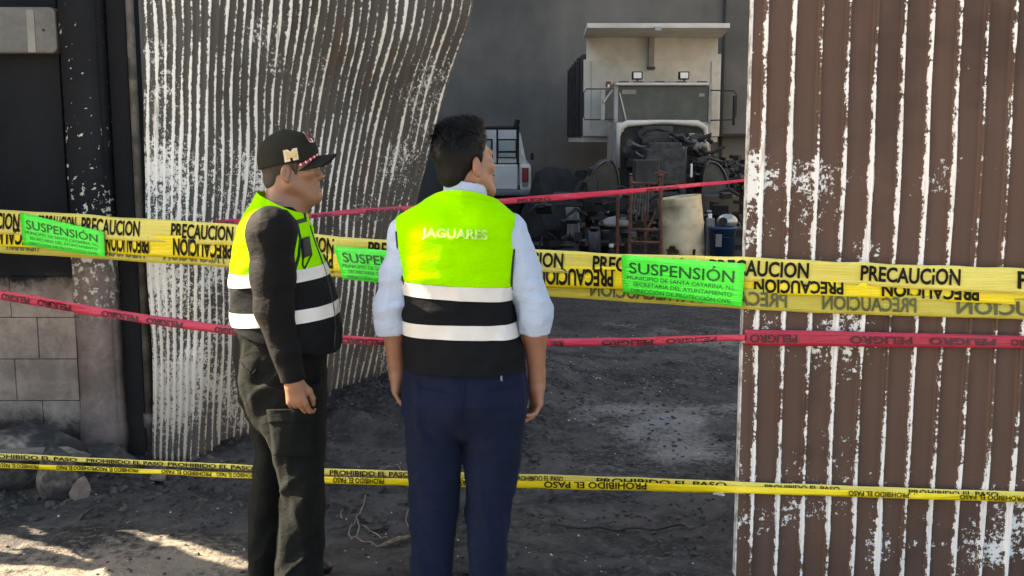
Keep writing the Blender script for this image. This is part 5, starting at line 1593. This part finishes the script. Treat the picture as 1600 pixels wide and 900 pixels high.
# vest
D = SDF()
rows = [(298, 689, 762), (306, 676, 772), (318, 655, 786), (328, 637, 799), (338, 624, 810), (350, 617, 812), (365, 616, 810), (385, 618, 807), (400, 620, 805), (430, 626, 803), (470, 628, 805), (500, 629, 808), (530, 631, 814), (560, 633, 820), (594, 634, 824)]
D.stack(rowsP(rows, Y2, [(298, .055, Y2 + .015), (306, .062, Y2 + .012), (318, .080, Y2 + .008), (338, .108, Y2), (365, .135, Y2), (400, .145, Y2), (470, .14, Y2), (530, .145, Y2 - .005), (594, .155, Y2 - .01)]), 2.5, 0.02)
D.cone(P(727, 304, Y2 + 0.005), P(728, 297, Y2 + 0.01), 0.086, 0.078, 0.02)
D.disp = folds(0.0058, 7.5, 9, 12, 0.6)
V, Fc = D.mesh(0.0058)
T2 = bvh(V, Fc)
top1 = cutplane((628, 443), (803, 453), 3.46); bot1 = cutplane((628, 465), (804, 475), 3.46)
top2 = cutplane((630, 507), (809, 511), 3.46); bot2 = cutplane((632, 529), (813, 534), 3.46)
hem = cutplane((633, 584), (823, 588), 3.46)
neck = (P(728, 308, Y2 + 0.01), Vector((0.08, 0.30, 1)))
vest2 = thing('vest', ORG[p2], None, None); vest2.parent = p2; vest2.location = (0, 0, 0)
for pn, pls, push, m in (('hi_vis_panel', [top1, neg(neck)], 0, M_hivis), ('reflective_strip', [neg(top1), bot1], 0.0028, M_silver), ('dark_panel', [neg(bot1), top2], 0, M_black_cloth),
                         ('reflective_strip', [neg(top2), bot2], 0.0028, M_silver), ('dark_panel', [neg(bot2), hem], 0, M_black_cloth)):
    vv, ff = band(V, Fc, pls, push); mk(pn, vv, ff, m, vest2, True)
v_, f_ = letters('JAGUARES', 0.03)
mk('lettering', drape_quad(T2, v_[:, 0], 1 - v_[:, 1], ((659, 356), (762, 359), (762, 380), (658, 374)), 0.013), f_, M_print, vest2)
line_on('piping', T2, [(812, 342), (809, 360), (804, 385), (801, 410), (799, 438), (800, 452)], 0.0045, M_piping, vest2)
line_on('piping', T2, [(619, 362), (621, 385), (624, 410), (629, 436), (631, 444)], 0.0040, M_piping, vest2)
line_on('seam', T2, [(690, 303), (720, 307), (745, 309), (765, 316)], 0.0016, M_hivis, vest2, 0.001)
patch('snag_mark', T2, ((782, 587), (785, 587), (785, 596), (782, 595)), M_greyplastic, vest2, 3)

# trousers
D = SDF()
D.stack(rowsP([(548, 638, 816), (580, 634, 820), (620, 632, 822), (640, 633, 821), (655, 640, 812), (675, 668, 784), (688, 695, 752)], Y2, [(548, .13, Y2), (590, .135, Y2 - .01), (620, .138, Y2 - .015), (648, .12, Y2 - .012), (675, .08, Y2 - .005), (688, .03, Y2)]), 2.3, 0.04)
D.stack(rowsP([(600, 640, 726), (620, 636, 727), (640, 634, 726), (680, 636, 721), (720, 638, 718), (760, 640, 716), (800, 641, 713), (850, 643, 709), (900, 645, 706), (938, 645, 708)], Y2, [(600, .11, Y2 - .01), (640, .114, Y2 - .01), (700, .10, Y2 + .01), (800, .082, Y2 + .01), (938, .075, Y2)]), 2.2, 0.012)
D.stack(rowsP([(600, 724, 814), (620, 723, 818), (640, 723, 820), (680, 725, 818), (720, 727, 812), (760, 729, 805), (800, 729, 799), (850, 732, 793), (900, 735, 790), (934, 735, 792)], Y2 - 0.01, [(600, .11, Y2 - .01), (640, .114, Y2 - .01), (700, .10, Y2), (800, .082, Y2), (938, .075, Y2 - .02)]), 2.2, 0.012)
f1, f2 = folds(0.0062, 8, 9, 31, 0.6), folds(0.0065, 15, 2.6, 37)
SH_ = np.array([[1, 0, 0.9], [0, 1, 0], [0, 0, 1]])      # folds that run down and inwards under the seat
D.disp = lambda q: f1(q @ SH_) + f2(q)
V, Fc = D.mesh(0.006)
tr2 = mk('trousers', V, Fc, M_navy, p2, True)
TT2 = bvh(V, Fc)
line_on('seat_seam', TT2, [(725, 600), (724, 625), (722, 650), (722, 668)], 0.0022, M_navy, tr2, 0.001)
line_on('pocket_edge', TT2, [(760, 612), (785, 606), (806, 602)], 0.0022, M_navy, tr2, 0.002)
line_on('pocket_edge', TT2, [(650, 604), (672, 609), (693, 612)], 0.0022, M_navy, tr2, 0.002)
c = P(677, 930, Y2 + 0.0); shoe('shoe', (c.x, Y2 + 0.10, gz(c.x, Y2) + 0.004), 0.12, p2)
c = P(763, 930, Y2); shoe('shoe', (c.x, Y2 + 0.09, gz(c.x, Y2) + 0.004), -0.15, p2)

# ================================================================== the man in the cap (profile to the right)
Y1 = 3.70
p1 = thing('person', (P(450, 600, Y1).x, Y1, 0), 'man in black cap, dark sleeves, cargo trousers and yellow vest, standing in profile', 'person')
hd1 = Head(P(455, 268, Y1), math.radians(86), math.radians(3), 0.93)
YA1, YB1 = Y1 - 0.205, Y1 + 0.19
A1 = dict(sh=P(424, 362, YA1), el=P(428, 482, YA1 - 0.01), wr=P(458, 592, YA1 + 0.0))
D = SDF()
hd1.grow(D, 0.004, -0.005)
D.cone(hd1.w((0, -0.025, -0.035)), P(440, 322, Y1), 0.056, 0.064, 0.025)
D.cone(hd1.w((0, 0.055, -0.088)), P(458, 324, Y1), 0.032, 0.050, 0.03)
D.stack(rowsP([(318, 412, 468), (345, 398, 474), (420, 392, 490), (500, 388, 500), (600, 395, 495)], Y1, [(318, .06, Y1), (345, .14, Y1), (600, .13, Y1)]), 2.2, 0.03)
D.cone(A1['sh'], A1['el'], 0.044, 0.04, 0.02); D.cone(A1['el'], A1['wr'], 0.042, 0.027, 0.02)
hand(D, A1['wr'], (0.13, 0.05, -1), (1, -0.15, 0.12), (0.12, 1, 0.0), 1.15, 0.98, 0.004)
shB, elB, wrB = P(430, 362, YB1), P(436, 480, YB1 + 0.02), P(462, 590, YB1)
D.cone(shB, elB, 0.044, 0.04, 0.02); D.cone(elB, wrB, 0.042, 0.027, 0.02)
hand(D, wrB, (0.13, -0.05, -1), (1, 0.15, 0.1), (0.1, -1, 0.0), 1.0, 0.96)
V, Fc = D.mesh(0.0033)
mk('body', V, Fc, M_skin1, p1, True)
D = SDF()
hd1.ell(D, (0, -0.016, 0.040), (0.0785, 0.100, 0.088), 0.01, False, None, ((0, 0.002, -0.010), (0, 0.62, -0.78)))
hd1.ell(D, (0, -0.062, -0.030), (0.055, 0.044, 0.045), 0.02, False, None, ((0, -0.03, -0.060), (0, 0.2, -0.98)))
for x in (-1, 1): hd1.cone(D, (x * 0.070, 0.030, 0.03), (x * 0.069, 0.026, -0.006), 0.0075, 0.0055, 0.008)
for x in (-1, 1): hd1.ell(D, (x * 0.084, -0.006, -0.004), (0.016, 0.025, 0.037), 0.006, True)
V, Fc = D.mesh(0.0035); mk('hair', V, Fc, M_hair_short, p1, True)
# brows and eyes
D = SDF()
for x in (-1, 1): hd1.cone(D, (x * 0.018, 0.0925, 0.030), (x * 0.045, 0.080, 0.032), 0.0042, 0.003, 0.004)
V, Fc = D.mesh(0.0025); mk('eyebrow', V, Fc, M_hair_short, p1, True)
D = SDF()
for x in (-1, 1): hd1.ell(D, (x * 0.031, 0.0815, 0.011), (0.012, 0.0105, 0.0055), 0.003)
V, Fc = D.mesh(0.0025); mk('eye', V, Fc, simple('eye', (0.08, 0.06, 0.05), 0.2, 0.5, 90), p1, True)

# cap
cap = thing('cap', ORG[p1], None, None); cap.parent = p1; cap.location = (0, 0, 0)
D = SDF()
bp = ((0, 0.0, 0.032), (0, 0.17, -0.98))
hd1.ell(D, (0, -0.012, 0.042), (0.087, 0.112, 0.112), 0.01, False, None, bp)
hd1.ell(D, (0, 0.030, 0.070), (0.066, 0.070, 0.068), 0.03, False, None, bp)
D.disp = folds(0.0014, 14, 14, 60)
V, Fc = D.mesh(0.0038)
crown = mk('crown', V, Fc, M_cap, cap, True); TC = bvh(V, Fc)
bt = MB(); pts = hd1.w((0, -0.012, 0.152)); bt.lathe([(0.011, 0), (0.009, 0.005), (0, 0.007)], pts, 12); bt.done('button', M_cap, crown, True)
# brim, a curved plate with thickness
vs = []
nu, nv = 21, 9
for i in range(nu):
    u = -1 + 2 * i / (nu - 1)
    ang = u * 1.22
    for j in range(nv):
        t = j / (nv - 1)
        x0_, y0_ = 0.083 * math.sin(ang), 0.004 + 0.098 * math.cos(ang)
        x1_, y1_ = 0.084 * math.sin(ang) * 0.93, 0.004 + 0.170 * math.cos(ang * 0.86) ** 0.62 if math.cos(ang * 0.86) > 0 else 0.02
        x = x0_ + (x1_ - x0_) * t; y = y0_ + (y1_ - y0_) * t
        z = 0.036 + 0.17 * y * 0.9 - 0.042 * (abs(x) / 0.08) ** 2 - 0.006 * t
        vs.append(hd1.w((x, y, z)))
brim = mk('brim', vs, grid_faces(nu, nv), M_cap, cap, True); sd = brim.modifiers.new('t', 'SOLIDIFY'); sd.thickness = 0.004; sd.offset = 0
cp = [hd1.w((0.086 * math.sin(a), 0.006 + 0.101 * math.cos(a), 0.044 + 0.17 * (0.004 + 0.098 * math.cos(a)) * 0.9 - 0.030 * (math.sin(a) * 1.03) ** 2)) for a in np.linspace(-1.25, 1.25, 25)]
cord = MB().tube(cp, 0.0042, 7).done('cord', M_redcord, cap, True)
wt = MB()
for k in range(1, 24, 2): wt.tube([cp[k] + (cp[k + 1] - cp[k]) * -0.15, cp[k] + (cp[k + 1] - cp[k]) * 0.3], 0.0047, 7)
wt.done('white_twist', M_whitepl, cord)
v_, f_ = letters('M', 0.13)
mk('side_emblem_outline', drape_quad(TC, v_[:, 0], 1 - v_[:, 1], ((442, 235), (464, 231), (467, 249), (445, 254)), 0.003), f_, M_cream, crown)
v_, f_ = letters('M', 0.01)
mk('side_emblem', drape_quad(TC, v_[:, 0], 1 - v_[:, 1], ((446, 237), (463, 234), (465, 247), (448, 250)), 0.0055), f_, M_gold, crown)
patch('front_emblem', TC, ((474, 206), (481, 207), (490, 222), (484, 222)), M_whitepl, crown, 5, 0.003)
patch('front_emblem_stroke', TC, ((476, 208), (479, 209), (488, 221), (486, 221)), M_redcord, crown, 4, 0.0048)
TB = BVHTree.FromPolygons([Vector(v) for v in vs], [tuple(int(i) for i in f) for f in grid_faces(nu, nv)])
patch('brim_tag', TB, ((497, 236), (505, 235), (505, 240), (497, 241)), M_whitepl, brim, 4, 0.005)

# shirt
D = SDF()
D.stack(rowsP([(322, 408, 470), (340, 392, 474), (420, 376, 500), (500, 378, 512), (560, 384, 505)], Y1, [(322, .08, Y1), (345, .165, Y1), (420, .175, Y1), (560, .155, Y1)]), 2.2, 0.03)
for (sh_, el_, wr_) in ((A1['sh'], A1['el'], A1['wr']), (shB, elB, wrB)):
    a, e, w_ = (np.array(q) for q in (sh_, el_, wr_))
    D.ell(a + np.array([0.002, 0, -0.005]), (0.080, 0.062, 0.085), None, 0.05)
    D.cone(a, a * 0.45 + e * 0.55, 0.076, 0.070, 0.03)
    D.cone(a * 0.45 + e * 0.55, e, 0.070, 0.062, 0.03)
    D.cone(e, e * 0.4 + w_ * 0.6, 0.062, 0.047, 0.02)
    D.cone(e * 0.4 + w_ * 0.6, w_, 0.047, 0.040, 0.02, False, (w_ + np.array([0, 0, -0.005]), np.array([0.2, 0, -1.0])))
g1_, g2_ = folds(0.0032, 12, 13, 71), folds(0.003, 22, 9, 75)
D.disp = lambda q: g1_(q) + 0.6 * g2_(q)
V, Fc = D.mesh(0.005)
mk('shirt', V, Fc, M_black_shirt, p1, True)

# vest
D = SDF()
rows = [(296, 404, 462), (304, 399, 470), (318, 393, 474), (332, 386, 476), (345, 380, 480), (370, 371, 488), (400, 366, 500), (430, 363, 512), (470, 364, 525), (500, 367, 531), (520, 370, 533), (545, 373, 530), (572, 378, 522)]
D.stack(rowsP(rows, Y1, [(296, .074, Y1), (310, .085, Y1), (325, .115, Y1), (338, .155, Y1), (350, .175, Y1), (370, .185, Y1), (400, .19, Y1), (470, .195, Y1), (520, .20, Y1), (572, .19, Y1)]), 2.35, 0.02)
D.disp = folds(0.0058, 8, 10, 90, 0.6)
V, Fc = D.mesh(0.0058)
T1 = bvh(V, Fc)
YS = Y1 - 0.17
a1, b1 = cutplane((363, 431), (505, 419), YS), cutplane((363, 452), (510, 437), YS)
a2, b2 = cutplane((365, 492), (520, 480), YS), cutplane((368, 514), (524, 500), YS)
hem = cutplane((372, 524), (521, 563), YS)
neck = (P(430, 298, Y1), Vector((-0.62, 0.0, 1)))
neck = (P(436, 314, Y1), Vector((0.45, 0.0, 1)).normalized())
vest1 = thing('vest', ORG[p1], None, None); vest1.parent = p1; vest1.location = (0, 0, 0)
for pn, pls, push, m in (('hi_vis_panel', [a1, neg(neck)], 0, M_hivis), ('reflective_strip', [neg(a1), b1], 0.0028, M_silver), ('dark_panel', [neg(b1), a2], 0, M_black_cloth),
                         ('reflective_strip', [neg(a2), b2], 0.0028, M_silver), ('dark_panel', [neg(b2), hem], 0, M_black_cloth)):
    vv, ff = band(V, Fc, pls, push); mk(pn, vv, ff, m, vest1, True)
line_on('piping', T1, [(404, 330), (425, 324), (448, 330), (464, 348), (469, 372), (467, 400), (460, 425)], 0.005, M_piping, vest1)
line_on('collar_piping', T1, [(470, 312), (474, 328), (477, 342)], 0.006, M_piping, vest1)
patch('pocket_flap', T1, ((459, 345), (477, 340), (480, 346), (461, 351)), M_piping, vest1, 5)
pch = patch('radio_pouch', T1, ((471, 373), (481, 370), (486, 398), (474, 404)), M_piping, vest1, 6, 0.010, 0.014)
line_on('strap', T1, [(474, 400), (473, 414), (476, 420), (484, 404), (487, 398)], 0.003, M_piping, vest1, 0.004)
line_on('zip', T1, [(484, 352), (491, 376), (500, 400), (508, 424), (515, 450), (521, 480), (524, 510), (522, 545)], 0.004, M_piping, vest1, 0.002)
patch('side_binding', T1, ((453, 486), (458, 486), (459, 513), (454, 514)), M_piping, vest1, 4, 0.0055)

# cargo trousers
D = SDF()
D.stack(rowsP([(500, 376, 514), (530, 373, 511), (560, 371, 508), (590, 374, 506), (620, 380, 506), (650, 392, 504), (690, 425, 480), (705, 440, 465)], Y1, [(500, .155, Y1), (560, .16, Y1), (620, .16, Y1), (650, .14, Y1), (690, .08, Y1), (705, .03, Y1)]), 2.3, 0.05)
Yn, Yf = Y1 - 0.085, Y1 + 0.10
D.stack(rowsP([(600, 388, 508), (640, 400, 508), (665, 408, 509), (700, 424, 509), (740, 436, 508), (765, 443, 507), (800, 440, 505), (840, 435, 503), (880, 432, 502), (905, 430, 503), (922, 431, 501)], Yn, [(600, .088, Yn), (700, .098, Yn), (765, .09, Yn), (922, .078, Yn)]), 2.2, 0.02)
D.stack(rowsP([(600, 380, 480), (640, 388, 470), (700, 397, 456), (740, 395, 452), (765, 392, 450), (800, 390, 446), (840, 391, 442), (870, 393, 440), (892, 394, 440)], Yf, [(600, .088, Yf), (700, .095, Yf), (765, .088, Yf), (900, .075, Yf)]), 2.2, 0.02)
f1, f2 = folds(0.0075, 8, 8, 131, 0.6), folds(0.0075, 14, 3.2, 137)
SG_ = np.array([[1, 0, -0.8], [0, 1, 0.3], [0, 0, 1]])
D.disp = lambda q: f1(q @ SG_) + f2(q)
V, Fc = D.mesh(0.006)
tr1 = mk('trousers', V, Fc, M_tactical, p1, True); TT1 = bvh(V, Fc)
patch('cargo_pocket', TT1, ((420, 650), (488, 648), (490, 712), (428, 712)), M_tactical, tr1, 10, 0.010, 0.010)
patch('cargo_flap', TT1, ((417, 640), (490, 638), (491, 658), (419, 660)), M_tactical, tr1, 10, 0.017, 0.006)
line_on('hip_pocket_edge', TT1, [(373, 560), (382, 575), (394, 585), (400, 578)], 0.003, M_tactical, tr1, 0.002)
line_on('side_seam', TT1, [(452, 575), (456, 610), (458, 637)], 0.002, M_tactical, tr1, 0.001)
c = P(462, 920, Yn); shoe('boot', (c.x + 0.07, Yn, gz(c.x, Yn) + 0.004), -math.pi / 2 + 0.1, p1)
c = P(415, 892, Yf); shoe('boot', (c.x + 0.07, Yf, gz(c.x, Yf) + 0.004), -math.pi / 2 + 0.1, p1)
